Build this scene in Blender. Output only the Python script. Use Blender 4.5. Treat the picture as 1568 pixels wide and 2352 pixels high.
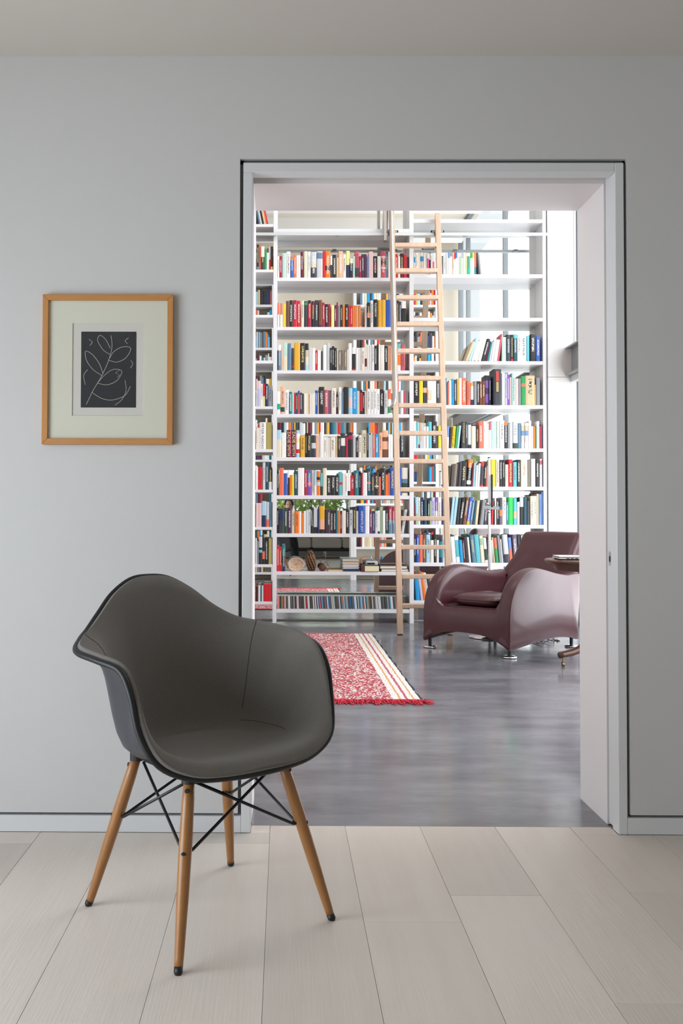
import bpy, bmesh, math, random
from mathutils import Vector, Matrix
R = random.Random(7)
for o in list(bpy.data.objects):
    bpy.data.objects.remove(o, do_unlink=True)
scene = bpy.context.scene
COL = scene.collection
# ---------------------------------------------------------------- camera
F = 2105.0
C0 = (637.0, 1135.0)
YAW, PITCH, ROLL = math.radians(-0.365), math.radians(1.362), math.radians(0.157)
EYE = Vector((0, 0, 1.0))
_f = Vector((math.sin(YAW)*math.cos(PITCH), math.cos(YAW)*math.cos(PITCH), math.sin(PITCH)))
_r = Vector((math.cos(YAW), -math.sin(YAW), 0))
_u = _r.cross(_f)
CR = math.cos(ROLL)*_r + math.sin(ROLL)*_u
CU = -math.sin(ROLL)*_r + math.cos(ROLL)*_u
CF = _f
cd = bpy.data.cameras.new('camera')
cam = bpy.data.objects.new('camera', cd)
COL.objects.link(cam)
cd.sensor_fit = 'VERTICAL'
cd.sensor_height = 36
cd.sensor_width = 24
cd.lens = 36*F/2352
cd.shift_x = (784-C0[0])/2352
cd.shift_y = (C0[1]-1176)/2352
cd.clip_start = 0.05
cd.clip_end = 200
M3 = Matrix((CR, CU, -CF)).transposed().to_4x4()
cam.matrix_world = Matrix.Translation(EYE) @ M3
scene.camera = cam

def ray(px, py):
    return CF*F + CR*(px-C0[0]) - CU*(py-C0[1])
def U(px, py, Y):
    """point of the vertical plane y=Y seen at photo pixel px,py"""
    d = ray(px, py)
    return EYE + d*(Y/d.y)
def UX(px, Y, py=1185): return U(px, py, Y).x
def UZ(py, Y, px=650): return U(px, py, Y).z
def UF(px, py, z=0.0):
    d = ray(px, py)
    return EYE + d*((z-1.0)/d.z)
# ---------------------------------------------------------------- world, daylight, exposure
w = bpy.data.worlds.new('world')
scene.world = w
w.use_nodes = True
bgn = w.node_tree.nodes['Background']
bgn.inputs[0].default_value = (0.86, 0.93, 1.0, 1)
bgn.inputs[1].default_value = 1.3
vs = scene.view_settings
vs.view_transform = 'Standard'
vs.look = 'None'
vs.gamma = 1.0
vs.use_curve_mapping = False
vs.exposure = 0.0
scene.cycles.sample_clamp_indirect = 4.0
# key planes of the building (metres)
W = 2.915          # near-room face of the dividing wall
WB = 3.285         # library face of the dividing wall
B = 8.571          # front of the tall bookcase
MIR = 8.806        # mirror at its back
XWIN = 2.70        # glazed side wall of the library
HC = 2.48          # near-room ceiling
HL = 5.5           # library ceiling

def daylight(name, loc, direction, sx, sy, radiance, col):
    l = bpy.data.lights.new(name, 'AREA')
    l.shape = 'RECTANGLE'
    l.size = sx
    l.size_y = sy
    l.energy = radiance*math.pi*sx*sy
    l.color = col
    o = bpy.data.objects.new(name, l)
    COL.objects.link(o)
    o.location = loc
    o.rotation_euler = Vector(direction).to_track_quat('-Z', 'Y').to_euler()
    return o
L_LIB, L_LEFT, L_BACK, L_ROOF = 4.1, 7.0, 1.6, 2.6
daylight('library_window_daylight', (XWIN+0.35, 5.85, 2.6), (-1, 0, 0), 4.9, 5.0, L_LIB, (0.95, 0.97, 1.0))
daylight('library_skylight_daylight', (-0.3, 6.4, HL+0.25), (0, 0, -1), 2.6, 2.2, L_ROOF, (1.0, 0.99, 0.97))
daylight('side_window_daylight', (-2.42, 0.85, 0.95), (1, 0, 0), 2.5, 1.7, L_LEFT, (0.82, 0.91, 1.0))
daylight('garden_window_daylight', (0.9, -5.75, 2.2), (0, 1, -0.35), 3.6, 0.8, L_BACK, (1.0, 0.98, 0.93))
# ---------------------------------------------------------------- materials
def lin(c):
    return c/12.92 if c <= 0.04045 else ((c+0.055)/1.055)**2.4
def hexc(h):
    return tuple(lin(int(h[i:i+2], 16)/255) for i in (0, 2, 4))
MATS = {}
def mat(name, h, rough=0.5, metal=0.0, noise=None, bump=None, sheen=0, coat=0, spec=0.5):
    """noise=(scale xyz, amount, other colour hex, detail)   bump=(scale xyz, strength)"""
    if name in MATS:
        return MATS[name]
    m = bpy.data.materials.new(name)
    m.use_nodes = True
    nt = m.node_tree
    p = nt.nodes['Principled BSDF']
    c = hexc(h) if isinstance(h, str) else h
    p.inputs['Base Color'].default_value = (*c, 1)
    p.inputs['Roughness'].default_value = rough
    p.inputs['Metallic'].default_value = metal
    p.inputs['Specular IOR Level'].default_value = spec
    if sheen:
        p.inputs['Sheen Weight'].default_value = sheen
    if coat:
        p.inputs['Coat Weight'].default_value = coat
        p.inputs['Coat Roughness'].default_value = 0.15
    def coords(sc):
        tc = nt.nodes.new('ShaderNodeTexCoord')
        mp = nt.nodes.new('ShaderNodeMapping')
        mp.inputs['Scale'].default_value = sc
        nt.links.new(tc.outputs['Object'], mp.inputs[0])
        return mp
    if noise:
        sc, amt, h2, det = noise
        mp = coords(sc)
        n = nt.nodes.new('ShaderNodeTexNoise')
        n.inputs['Scale'].default_value = 1
        n.inputs['Detail'].default_value = det
        n.inputs['Roughness'].default_value = 0.62
        nt.links.new(mp.outputs[0], n.inputs['Vector'])
        rmp = nt.nodes.new('ShaderNodeValToRGB')
        rmp.color_ramp.elements[0].position = 0.5-0.5*amt
        rmp.color_ramp.elements[1].position = 0.5+0.5*amt
        rmp.color_ramp.elements[0].color = (*c, 1)
        rmp.color_ramp.elements[1].color = (*hexc(h2), 1)
        nt.links.new(n.outputs['Fac'], rmp.inputs[0])
        nt.links.new(rmp.outputs[0], p.inputs['Base Color'])
    if bump:
        sc, st = bump
        mp = coords(sc)
        n = nt.nodes.new('ShaderNodeTexNoise')
        n.inputs['Scale'].default_value = 1
        n.inputs['Detail'].default_value = 3
        nt.links.new(mp.outputs[0], n.inputs['Vector'])
        b = nt.nodes.new('ShaderNodeBump')
        b.inputs['Strength'].default_value = st
        b.inputs['Distance'].default_value = 0.004
        nt.links.new(n.outputs['Fac'], b.inputs['Height'])
        nt.links.new(b.outputs[0], p.inputs['Normal'])
    MATS[name] = m
    return m
def glass_mat():
    m = bpy.data.materials.new('window_glass')
    m.use_nodes = True
    nt = m.node_tree
    nt.nodes.clear()
    o = nt.nodes.new('ShaderNodeOutputMaterial')
    t = nt.nodes.new('ShaderNodeBsdfTransparent')
    g = nt.nodes.new('ShaderNodeBsdfGlossy')
    g.inputs['Roughness'].default_value = 0.02
    lw = nt.nodes.new('ShaderNodeLayerWeight')
    lw.inputs[0].default_value = 0.12
    f = nt.nodes.new('ShaderNodeMath')
    f.operation = 'MULTIPLY_ADD'
    f.inputs[1].default_value = 0.35
    f.inputs[2].default_value = 0.02
    nt.links.new(lw.outputs['Facing'], f.inputs[0])
    x = nt.nodes.new('ShaderNodeMixShader')
    nt.links.new(f.outputs[0], x.inputs[0])
    nt.links.new(t.outputs[0], x.inputs[1])
    nt.links.new(g.outputs[0], x.inputs[2])
    nt.links.new(x.outputs[0], o.inputs[0])
    MATS['glass'] = m
    return m
GLASS = glass_mat()
WALL = mat('wall_paint', 'CECCCA', 0.75, bump=((260, 260, 260), 0.05))
CEIL = mat('ceiling_paint', 'CDC5BC', 0.85)
TRIM = mat('trim_paint', 'DADADA', 0.45)
GAP = mat('shadow_gap_metal', '5A5F60', 0.5)
LIBW = mat('library_wall_paint', 'E9E7E5', 0.7)
BEIGE = mat('library_ceiling_panel', 'D9CFBE', 0.8)
SHELF = mat('shelf_lacquer', 'E9E9EB', 0.35)
MIRROR = mat('mirror_silver', (0.82, 0.84, 0.83), 0.0, 1.0)
CHROME = mat('chrome', (0.8, 0.8, 0.82), 0.12, 1.0)
STEEL = mat('grey_steel_paint', '9CA0A3', 0.4, 0.3)
BRUSH = mat('brushed_steel', (0.62, 0.61, 0.6), 0.28, 1.0)
BLACK = mat('black_plastic', '151618', 0.4)
FRAME = mat('window_frame_grey', '7A8084', 0.45)
ASH = mat('ladder_ash', 'DCC3AC', 0.5, noise=((30, 30, 3), 0.5, 'CDAE93', 4))
CONC = mat('polished_concrete', '56565B', 0.22, noise=((1.7, 4.6, 1), 0.5, '8E8F96', 8))
def concrete_extra():
    nt = CONC.node_tree
    p = nt.nodes['Principled BSDF']
    tc = nt.nodes.new('ShaderNodeTexCoord')
    n = nt.nodes.new('ShaderNodeTexNoise')
    n.inputs['Scale'].default_value = 5.5
    n.inputs['Detail'].default_value = 8
    nt.links.new(tc.outputs['Object'], n.inputs['Vector'])
    mr = nt.nodes.new('ShaderNodeMapRange')
    mr.inputs[1].default_value = 0.35
    mr.inputs[2].default_value = 0.7
    mr.inputs[3].default_value = 0.13
    mr.inputs[4].default_value = 0.23
    nt.links.new(n.outputs['Fac'], mr.inputs[0])
    nt.links.new(mr.outputs[0], p.inputs['Roughness'])
concrete_extra()
def plank_mat():
    m = mat('whitewashed_oak', 'D6CABE', 0.40, noise=((22, 1.3, 22), 0.8, 'E2D8CE', 6), bump=((160, 6, 160), 0.12))
    nt = m.node_tree
    p = nt.nodes['Principled BSDF']
    oi = nt.nodes.new('ShaderNodeObjectInfo')
    mr = nt.nodes.new('ShaderNodeMapRange')
    mr.inputs[3].default_value = 0.88
    mr.inputs[4].default_value = 1.04
    nt.links.new(oi.outputs['Random'], mr.inputs[0])
    hs = nt.nodes.new('ShaderNodeHueSaturation')
    src = p.inputs['Base Color'].links[0].from_socket
    nt.links.new(src, hs.inputs['Color'])
    nt.links.new(mr.outputs[0], hs.inputs['Value'])
    nt.links.new(hs.outputs[0], p.inputs['Base Color'])
    return m
PLANK = plank_mat()
# ---------------------------------------------------------------- mesh helpers
class MB:
    def __init__(s):
        s.v = []; s.f = []
    def add(s, vs, fs):
        n = len(s.v)
        s.v += [tuple(v) for v in vs]
        s.f += [tuple(i+n for i in f) for f in fs]
        return s
    def box(s, x0, x1, y0, y1, z0, z1):
        return s.add([(x0,y0,z0),(x1,y0,z0),(x1,y1,z0),(x0,y1,z0),(x0,y0,z1),(x1,y0,z1),(x1,y1,z1),(x0,y1,z1)],
                     [(3,2,1,0),(4,5,6,7),(0,1,5,4),(1,2,6,5),(2,3,7,6),(3,0,4,7)])
    def bar(s, a, b, wx, wy, up=(0,0,1)):
        a = Vector(a); b = Vector(b); d = (b-a).normalized()
        x = d.cross(Vector(up))
        if x.length < 1e-4: x = d.cross(Vector((0,1,0)))
        x.normalize(); y = x.cross(d)
        vs = []
        for p in (a, b):
            for sx, sy in ((-1,-1),(1,-1),(1,1),(-1,1)):
                vs.append(p + x*(sx*wx/2) + y*(sy*wy/2))
        return s.add(vs, [(3,2,1,0),(4,5,6,7),(0,1,5,4),(1,2,6,5),(2,3,7,6),(3,0,4,7)])
    def tube(s, pts, r, n=8, cap=True, closed=False):
        pts = [Vector(p) for p in pts]
        rs = r if isinstance(r, (list, tuple)) else [r]*len(pts)
        k = len(pts); vs = []
        px = None
        for i, p in enumerate(pts):
            if closed: d = pts[(i+1) % k]-pts[i-1]
            else: d = pts[min(i+1, k-1)]-pts[max(i-1, 0)]
            d.normalize()
            if px is None:
                px = d.orthogonal().normalized()
            px = (px - d*px.dot(d)).normalized()
            py = d.cross(px)
            for j in range(n):
                a = 2*math.pi*j/n
                vs.append(p + (px*math.cos(a)+py*math.sin(a))*rs[i])
        fs = []
        for i in range(k if closed else k-1):
            i2 = (i+1) % k
            for j in range(n):
                fs.append((i*n+j, i*n+(j+1) % n, i2*n+(j+1) % n, i2*n+j))
        if cap and not closed:
            fs.append(tuple(range(n-1, -1, -1)))
            fs.append(tuple((k-1)*n+j for j in range(n)))
        return s.add(vs, fs)
    def lathe(s, prof, c=(0,0,0), n=24):
        vs = []; fs = []; k = len(prof)
        for (r, z) in prof:
            for j in range(n):
                a = 2*math.pi*j/n
                vs.append((c[0]+r*math.cos(a), c[1]+r*math.sin(a), c[2]+z))
        for i in range(k-1):
            for j in range(n):
                fs.append((i*n+j, i*n+(j+1) % n, (i+1)*n+(j+1) % n, (i+1)*n+j))
        fs.append(tuple(range(n-1, -1, -1)))
        fs.append(tuple((k-1)*n+j for j in range(n)))
        return s.add(vs, fs)
    def grid(s, rows, closed=False):
        n = len(rows[0]); vs = [p for r in rows for p in r]; fs = []
        for i in range(len(rows)-1):
            for j in range(n if closed else n-1):
                j2 = (j+1) % n
                fs.append((i*n+j, i*n+j2, (i+1)*n+j2, (i+1)*n+j))
        return s.add(vs, fs)
def worldloc(o):
    p = Vector((0,0,0))
    while o is not None:
        p += o.location; o = o.parent
    return p
def obj(name, mb, material, parent=None, smooth=False, bevel=0, seg=2, origin=None, subsurf=0):
    """mb holds world coordinates; the mesh is stored relative to its object"""
    base = worldloc(parent) if parent else Vector(origin or (0,0,0))
    me = bpy.data.meshes.new(name)
    me.from_pydata([(v[0]-base.x, v[1]-base.y, v[2]-base.z) for v in mb.v], [], mb.f)
    me.materials.append(material)
    me.validate()
    if smooth:
        me.polygons.foreach_set('use_smooth', [True]*len(me.polygons))
    o = bpy.data.objects.new(name, me)
    COL.objects.link(o)
    if parent: o.parent = parent
    else: o.location = base
    if bevel:
        b = o.modifiers.new('bevel', 'BEVEL')
        b.width = bevel; b.segments = seg; b.limit_method = 'ANGLE'; b.angle_limit = math.radians(40)
        if seg > 1:
            me.polygons.foreach_set('use_smooth', [True]*len(me.polygons))
            if hasattr(b, 'harden_normals'): b.harden_normals = True
    if subsurf:
        sm = o.modifiers.new('subsurf', 'SUBSURF'); sm.levels = subsurf; sm.render_levels = subsurf
    return o
def tag(o, label=None, cat=None, group=None, kind=None):
    if label: o['label'] = label
    if cat: o['category'] = cat
    if group: o['group'] = group
    if kind: o['kind'] = kind
    return o
def thing(name, loc, label, cat, group=None):
    o = bpy.data.objects.new(name, None)
    o.empty_display_size = 0.1
    COL.objects.link(o)
    o.location = loc
    return tag(o, label, cat, group)
def struct(name, mb, material, label, parent=None, **k):
    o = obj(name, mb, material, parent, **k)
    if parent is None: tag(o, label, None, None, 'structure')
    return o
def catmull(pts, n=8, closed=False):
    P = [Vector(p) for p in pts]; k = len(P); out = []
    for i in range(k if closed else k-1):
        a = P[i-1] if (closed or i > 0) else P[0]*2-P[1]
        b = P[i]; c = P[(i+1) % k]
        d = P[(i+2) % k] if (closed or i+2 < k) else P[-1]*2-P[-2]
        for j in range(n):
            t = j/n
            out.append(0.5*((2*b)+(c-a)*t+(2*a-5*b+4*c-d)*t*t+(3*b-a-3*c+d)*t**3))
    if not closed: out.append(P[-1])
    return out
def text_mb(body, length, height, org, along, upv):
    """flat lettering: fits into length x height, starting at org"""
    cu = bpy.data.curves.new('t', 'FONT'); cu.body = body; cu.size = 1; cu.resolution_u = 2
    to = bpy.data.objects.new('t', cu); COL.objects.link(to)
    dg = bpy.context.evaluated_depsgraph_get()
    me = bpy.data.meshes.new_from_object(to.evaluated_get(dg))
    xs = [v.co.x for v in me.vertices]; ys = [v.co.y for v in me.vertices]
    x0, x1, y0, y1 = min(xs), max(xs), min(ys), max(ys)
    o = Vector(org); A = Vector(along); Q = Vector(upv)
    mb = MB()
    mb.add([o + A*((v.co.x-x0)/(x1-x0)*length) + Q*((v.co.y-y0)/(y1-y0)*height) for v in me.vertices],
           [tuple(p.vertices) for p in me.polygons])
    bpy.data.objects.remove(to); bpy.data.curves.remove(cu); bpy.data.meshes.remove(me)
    return mb
# ================================================================ STRUCTURE
XW0, XW1, YB = -2.25, 2.6, -5.3
# dividing wall: doorway edges read from the photograph at the wall plane
gxL0, gxL1 = UX(551.3, W, 366), UX(559, W, 366)
gxR1, gxR0 = UX(1438.5, W, 366), UX(1431.5, W, 366)
gz1, gz0 = UZ(365, W, 900), UZ(373.3, W, 900)
oxL, oxR = UX(580, W, 400), UX(1411, W, 400)
oz = UZ(395.7, W, 900)
bbz = UZ(1873.5, W, 300)
bbz1 = bbz+0.009
TF = 2.966     # back of the front trim
SL = 3.015     # back of the pocket slot
mb = MB()
mb.box(XW0, gxL0, W, TF, bbz1, HC+0.02).box(gxR1, XW1, W, TF, bbz1, HC+0.02).box(gxL0, gxR1, W, TF, gz1, HC+0.02)
struct('wall_front', mb, WALL, 'pale grey painted wall pierced by the wide doorway')
mb = MB()
d0, d1 = W+0.016, TF
mb.box(gxL0, gxL1, d0, d1, 0, gz1).box(gxR0, gxR1, d0, d1, 0, gz1).box(gxL0, gxR1, d0, d1, gz0, gz1)
mb.box(XW0, gxL0, d0, d1, bbz, bbz1).box(gxR1, XW1, d0, d1, bbz, bbz1)
struct('trim_2', mb, GAP, 'dark recessed shadow gap around the doorway and above the baseboards')
struct('baseboard_left', MB().box(XW0, gxL1-0.0005, W, TF, 0, bbz), TRIM, 'flush white baseboard left of the doorway', bevel=0.0015, seg=1)
struct('baseboard_right', MB().box(gxR0+0.0005, XW1, W, TF, 0, bbz), TRIM, 'flush white baseboard right of the doorway', bevel=0.0015, seg=1)
fr = bpy.data.objects.new('trim_1', None); COL.objects.link(fr); tag(fr, 'white painted door frame flush with the wall', None, None, 'structure')
obj('frame_jamb', MB().box(gxL1, oxL, W-0.001, TF, 0, oz), TRIM, fr, bevel=0.002, seg=1)
obj('frame_jamb', MB().box(oxR, gxR0, W-0.001, TF, 0, gz0), TRIM, fr, bevel=0.002, seg=1)
obj('frame_head', MB().box(gxL1, oxR, W-0.001, TF, oz, gz0), TRIM, fr, bevel=0.002, seg=1)
# thick part of the wall behind the frame (it houses the sliding door and the near bookcase)
NBX0, NBX1 = -1.55, 2.42
mb = MB()
ztop = 2.62
mb.box(NBX0, oxL-0.07, TF+0.001, SL+0.02, 0, ztop).box(oxR+0.10, NBX1, TF+0.001, SL+0.02, 0, ztop)
mb.box(oxL-0.07, oxR+0.10, TF+0.001, SL+0.02, oz+0.05, ztop)
mb.box(NBX0, NBX1, TF+0.001, SL+0.02, ztop, HL).box(XW0-0.6, NBX0, TF+0.001, SL+0.02, 0, HL).box(NBX1, XWIN+0.1, TF+0.001, SL+0.02, 0, HL)
struct('wall_middle', mb, BEIGE, 'white core of the dividing wall rising above the doorway')
# reveal linings: sides and soffit of the passage
PINK = mat('reveal_paint', 'ECE5E3', 0.5)
mb = MB()
mb.box(oxL-0.035, oxL, SL, WB, 0, oz+0.035).box(oxR, oxR+0.035, SL, WB, 0, oz+0.035).box(oxL, oxR, SL, WB, oz, oz+0.035)
struct('trim_3', mb, PINK, 'smooth white lining of the deep door reveal')
# sliding pocket door: only its leading edge with the lock shows in the right slot
dr = bpy.data.objects.new('door_1', None); COL.objects.link(dr); dr.location = (oxR+0.4, 2.99, 0)
tag(dr, 'white sliding door parked in the right jamb with a small lock', None, None, 'structure')
leaf = obj('door_leaf', MB().box(oxR+0.004, oxR+0.085, TF+0.003, SL-0.006, 0.008, oz+0.02), TRIM, dr)
lp = U(1396.5, 1283, 2.99)
lk = obj('lock_plate', MB().add([(oxR+0.003, 2.988+0.011*math.cos(a)*0.9, lp.z+0.024*math.sin(a)) for a in [i*math.pi/12 for i in range(24)]]
         + [(oxR+0.006, 2.988+0.011*math.cos(a)*0.9, lp.z+0.024*math.sin(a)) for a in [i*math.pi/12 for i in range(24)]],
         [tuple(range(24))]+[(i, (i+1) % 24, 24+(i+1) % 24, 24+i) for i in range(24)]), BRUSH, leaf)
obj('keyhole', MB().box(oxR+0.0015, oxR+0.0035, 2.985, 2.990, lp.z-0.010, lp.z+0.008), BLACK, leaf)
# near room shell
struct('ceiling', MB().box(XW0-0.1, XW1+0.1, YB-0.1, W+0.02, HC, HC+0.1), CEIL, 'plain warm white ceiling of the near room')
wl = MB()
sw = (-0.4, 2.1, 0.1, 1.8)
wl.box(XW0-0.12, XW0, YB, sw[0], 0, HC).box(XW0-0.12, XW0, sw[1], W+0.05, 0, HC).box(XW0-0.12, XW0, sw[0], sw[1], 0, sw[2]).box(XW0-0.12, XW0, sw[0], sw[1], sw[3], HC)
struct('wall_left', wl, WALL, 'pale wall with a side window left of the near room')
def window(name, label, ax, pos, a0, a1, z0, z1, mull, trans, fw=0.05, fmat=TRIM, pane=True):
    """ax 'x': plane x=pos spanning y a0..a1;  ax 'y': plane y=pos spanning x a0..a1"""
    wo = bpy.data.objects.new(name, None); COL.objects.link(wo)
    wo.location = (pos, (a0+a1)/2, z0) if ax == 'x' else ((a0+a1)/2, pos, z0)
    tag(wo, label, None, None, 'structure')
    def bx(b0, b1, c0, c1, t):
        return MB().box(pos-t, pos+t, b0, b1, c0, c1) if ax == 'x' else MB().box(b0, b1, pos-t, pos+t, c0, c1)
    obj('window_frame', bx(a0, a0+fw, z0, z1, 0.035), fmat, wo); obj('window_frame', bx(a1-fw, a1, z0, z1, 0.035), fmat, wo)
    obj('window_frame', bx(a0+fw, a1-fw, z0, z0+fw, 0.035), fmat, wo); obj('window_frame', bx(a0+fw, a1-fw, z1-fw, z1, 0.035), fmat, wo)
    for m in mull: obj('mullion', bx(m-fw/2, m+fw/2, z0+fw, z1-fw, 0.03), fmat, wo)
    for t in trans: obj('transom', bx(a0+fw, a1-fw, t-fw/2, t+fw/2, 0.027), fmat, wo)
    if pane:
        es = [a0]+list(mull)+[a1]
        for e0, e1 in zip(es, es[1:]):
            obj('pane', bx(e0, e1, z0, z1, 0.003), GLASS, wo)
    return wo
window('window_1', 'tall side window lighting the near room', 'x', XW0-0.06, sw[0], sw[1], sw[2], sw[3], [0.85], [])
wb = MB()
bw = (-0.35, 2.25, 0.75, 2.2)
wb.box(XW0, bw[0], YB-0.12, YB, 0, HC).box(bw[1], XW1, YB-0.12, YB, 0, HC).box(bw[0], bw[1], YB-0.12, YB, 0, bw[2]).box(bw[0], bw[1], YB-0.12, YB, bw[3], HC)
struct('wall_rear', wb, WALL, 'rear wall of the near room with a garden window')
window('window_2', 'garden window behind the sofa seen in the mirror', 'y', YB-0.06, bw[0], bw[1], bw[2], bw[3], [0.3, 0.95, 1.6], [])
struct('wall_right', MB().box(XW1, XW1+0.12, YB, W+0.05, 0, HC), WALL, 'plain right wall of the near room')
# plank floor
fl = bpy.data.objects.new('floor', None); COL.objects.link(fl); tag(fl, 'whitewashed wide oak plank floor of the near room', None, None, 'structure')
sub = mat('plank_joint', 'B9B0A6', 0.8)
YE = UF(900, 1897.5).y
obj('subfloor', MB().box(XW0, XW1, YB, W, -0.05, -0.004).box(XW0, XW1, W, WB-0.02, -0.05, -0.004), sub, fl)
x620 = UF(620, 1900).x
PW = UF(967, 1900).x - UF(795, 1900).x
RP = random.Random(3)
pmesh = {}
known = {0: [UF(530, 1937).y], -3: [UF(40, 1936).y], 3: [], 2: [UF(945, 2118).y], 4: [UF(1480, 2305).y], 5: [UF(1500, 2050).y], 1: [0.9], -1: [1.2], -2: [0.95]}
k0 = math.floor((XW0-x620)/PW); k1 = math.ceil((XW1-x620)/PW)
for k in range(k0, k1):
    # column k lies left of seam k : k=0 spans seams 448..620
    xa, xb = x620+(k-1)*PW, x620+k*PW
    if k > 0: xa, xb = x620+(k-1)*PW, x620+k*PW
    xa = max(xa, XW0); xb = min(xb, XW1)
    if xb-xa < 0.01: continue
    cuts = list(known.get(k, []))
    y = (min(cuts) if cuts else 1.0+RP.random()*1.6)
    if not cuts: cuts.append(y)
    while y > YB+1:
        y -= 1.6+RP.random()*0.8
        cuts.append(y)
    ends = [W-0.0005] + sorted([c for c in cuts if YB+0.3 < c < W-0.02], reverse=True) + [YB]
    for e1, e0 in zip(ends, ends[1:]):
        g = 0.0005
        inside = xa >= oxL-0.001 and xb <= oxR+0.001
        if e1 > W-0.001 and inside: e1 = YE
        o = MB().box(xa+g, xb-g, e0+g, e1-g, -0.004, 0.0)
        p = obj('plank', o, PLANK, fl, bevel=0.0006, seg=1)
    # the tongue of floor inside the doorway
    ta, tb = max(xa+0.0008, oxL+0.001), min(xb-0.0008, oxR-0.001)
    if tb-ta > 0.02 and not (xa >= oxL-0.001 and xb <= oxR+0.001): obj('plank', MB().box(ta, tb, W-0.0002, YE, -0.004, 0.0), PLANK, fl)
# library shell
struct('floor_library', MB().box(oxL-0.001, oxR+0.001, YE+0.0005, WB, -0.05, 0.0).box(-3.4, XWIN+0.6, WB-0.02, B+0.9, -0.05, -0.0002), CONC, 'dark grey polished concrete floor of the library')
YL0, YL1 = SL+0.02, MIR+0.05
cm = MB()
sk = (-1.6, 1.0, 5.3, 7.5)
cm.box(-3.4, sk[0], YL0, YL1, HL, HL+0.15).box(sk[1], XWIN+0.2, YL0, YL1, HL, HL+0.15).box(sk[0], sk[1], YL0, sk[2], HL, HL+0.15).box(sk[0], sk[1], sk[3], YL1, HL, HL+0.15)
struct('ceiling_library', cm, BEIGE, 'beige panelled ceiling high above the library')
bm_ = bpy.data.objects.new('trim_4', None); COL.objects.link(bm_); tag(bm_, 'pale ceiling beams and louvre slats over the library', None, None, 'structure')
for yb in (3.75, 5.1, 7.7):
    obj('beam', MB().box(-3.35, XWIN, yb, yb+0.14, HL-0.34, HL), LIBW, bm_)
for i in range(16):
    x = sk[0]+0.08+i*0.163
    obj('slat', MB().bar((x, sk[2], HL-0.05), (x+0.02, sk[3], HL-0.05), 0.05, 0.16), LIBW, bm_)
struct('wall_library_left', MB().box(-3.4, -3.28, YL0, YL1, 0, HL), LIBW, 'plain white left wall of the library')
px0 = UX(1256.5, B, 1000)
struct('wall_back', MB().box(-3.4, px0, MIR+0.012, MIR+0.1, 0, HL), LIBW, 'white wall behind the tall bookcase')
zj = UZ(866, B-0.02, 1290)
pier = struct('wall_pier', MB().box(px0+0.004, XWIN+0.02, B-0.02, MIR+0.1, zj+0.002, HL), LIBW, 'bright white wall pier right of the bookcase')
obj('lower_panel', MB().box(px0+0.004, XWIN-0.01, B-0.02, MIR+0.1, 0.0, zj-0.002), LIBW, pier)
# glazed side wall with steel beam
lw = window('window_3', 'tall glazed side wall of the library', 'x', XWIN+0.07, 3.3, B-0.02, 0.0, HL, [3.9, 6.2], [], 0.045, FRAME)
zb1, zb0 = UZ(797, B-0.05, 1310), UZ(862, B-0.05, 1310)
be = struct('trim_5', MB().box(XWIN-0.07, XWIN+0.06, SL+0.05, B-0.025, zb1-0.014, zb1), STEEL, 'grey steel beam along the library glazing')
obj('beam_web', MB().box(XWIN-0.012, XWIN+0.0, SL+0.05, B-0.025, zb0+0.014, zb1-0.014), STEEL, be)
obj('beam_flange', MB().box(XWIN-0.07, XWIN+0.06, SL+0.05, B-0.025, zb0, zb0+0.014), STEEL, be)
obj('blind_box', MB().box(XWIN-0.02, XWIN+0.05, SL+0.05, B-0.03, zb0-0.06, zb0-0.002), TRIM, be)
# ================================================================ TALL BOOKCASE
case = thing('bookcase', (0.9, B, 0), 'tall white mirror-backed bookcase filling the far library wall', 'bookcase')
ux = [(-1.56, -1.52), (UX(627.2, B, 800), UX(636.2, B, 800)), (UX(940, B, 800), UX(949.6, B, 800)), (UX(1246.5, B, 800), UX(1255, B, 800))]
TOPZ = 5.2
for i, (a, b) in enumerate(ux):
    obj('upright', MB().box(a, b, B, MIR+0.005, 0.0, TOPZ), SHELF, case, bevel=0.0015, seg=1)
bays = [(ux[0][1], ux[1][0]), (ux[1][1], ux[2][0]), (ux[2][1], ux[3][0])]
SH = [[(514.5, 520.8), (618.9, 625), (723, 729.4), (828, 834.8), (933.4, 939.4), (1031.8, 1038.5), (1124.7, 1131), (1210.5, 1217), (1296.2, 1302.8), (1382, 1388.3)],
      [(525.5, 535), (637.6, 645.6), (751, 758.6), (850.6, 858.2), (951, 959), (1050.6, 1058.8), (1138, 1146.4), (1225.6, 1234), (1313, 1321.2), (1399.6, 1408)],
      [(503.7, 511.7), (629.8, 638), (729.8, 737.8), (829.4, 837.2), (930.4, 938.3), (1029.8, 1037.6), (1117.8, 1126), (1205.4, 1213.6), (1292.6, 1301), (1379.8, 1388)]]
cxs = [610, 788, 1100]
SZ = []      # top height of every shelf board
for bi, rows in enumerate(SH):
    zs = []
    for (t, b_) in rows:
        zt, zb_ = UZ(t, B, cxs[bi]), UZ(b_, B, cxs[bi])
        zs.append(zt)
        obj('shelf', MB().box(bays[bi][0]+0.0005, bays[bi][1]-0.0005, B+0.002, MIR+0.004, zb_, zt), SHELF, case, bevel=0.001, seg=1)
    for zz in (4.25, 4.75, TOPZ):
        obj('shelf', MB().box(bays[bi][0]+0.0005, bays[bi][1]-0.0005, B+0.002, MIR+0.004, zz-0.034, zz), SHELF, case)
    SZ.append(zs)
    obj('mirror_panel', MB().box(bays[bi][0], bays[bi][1], MIR, MIR+0.004, 0.012, TOPZ-0.04), MIRROR, case)
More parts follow.
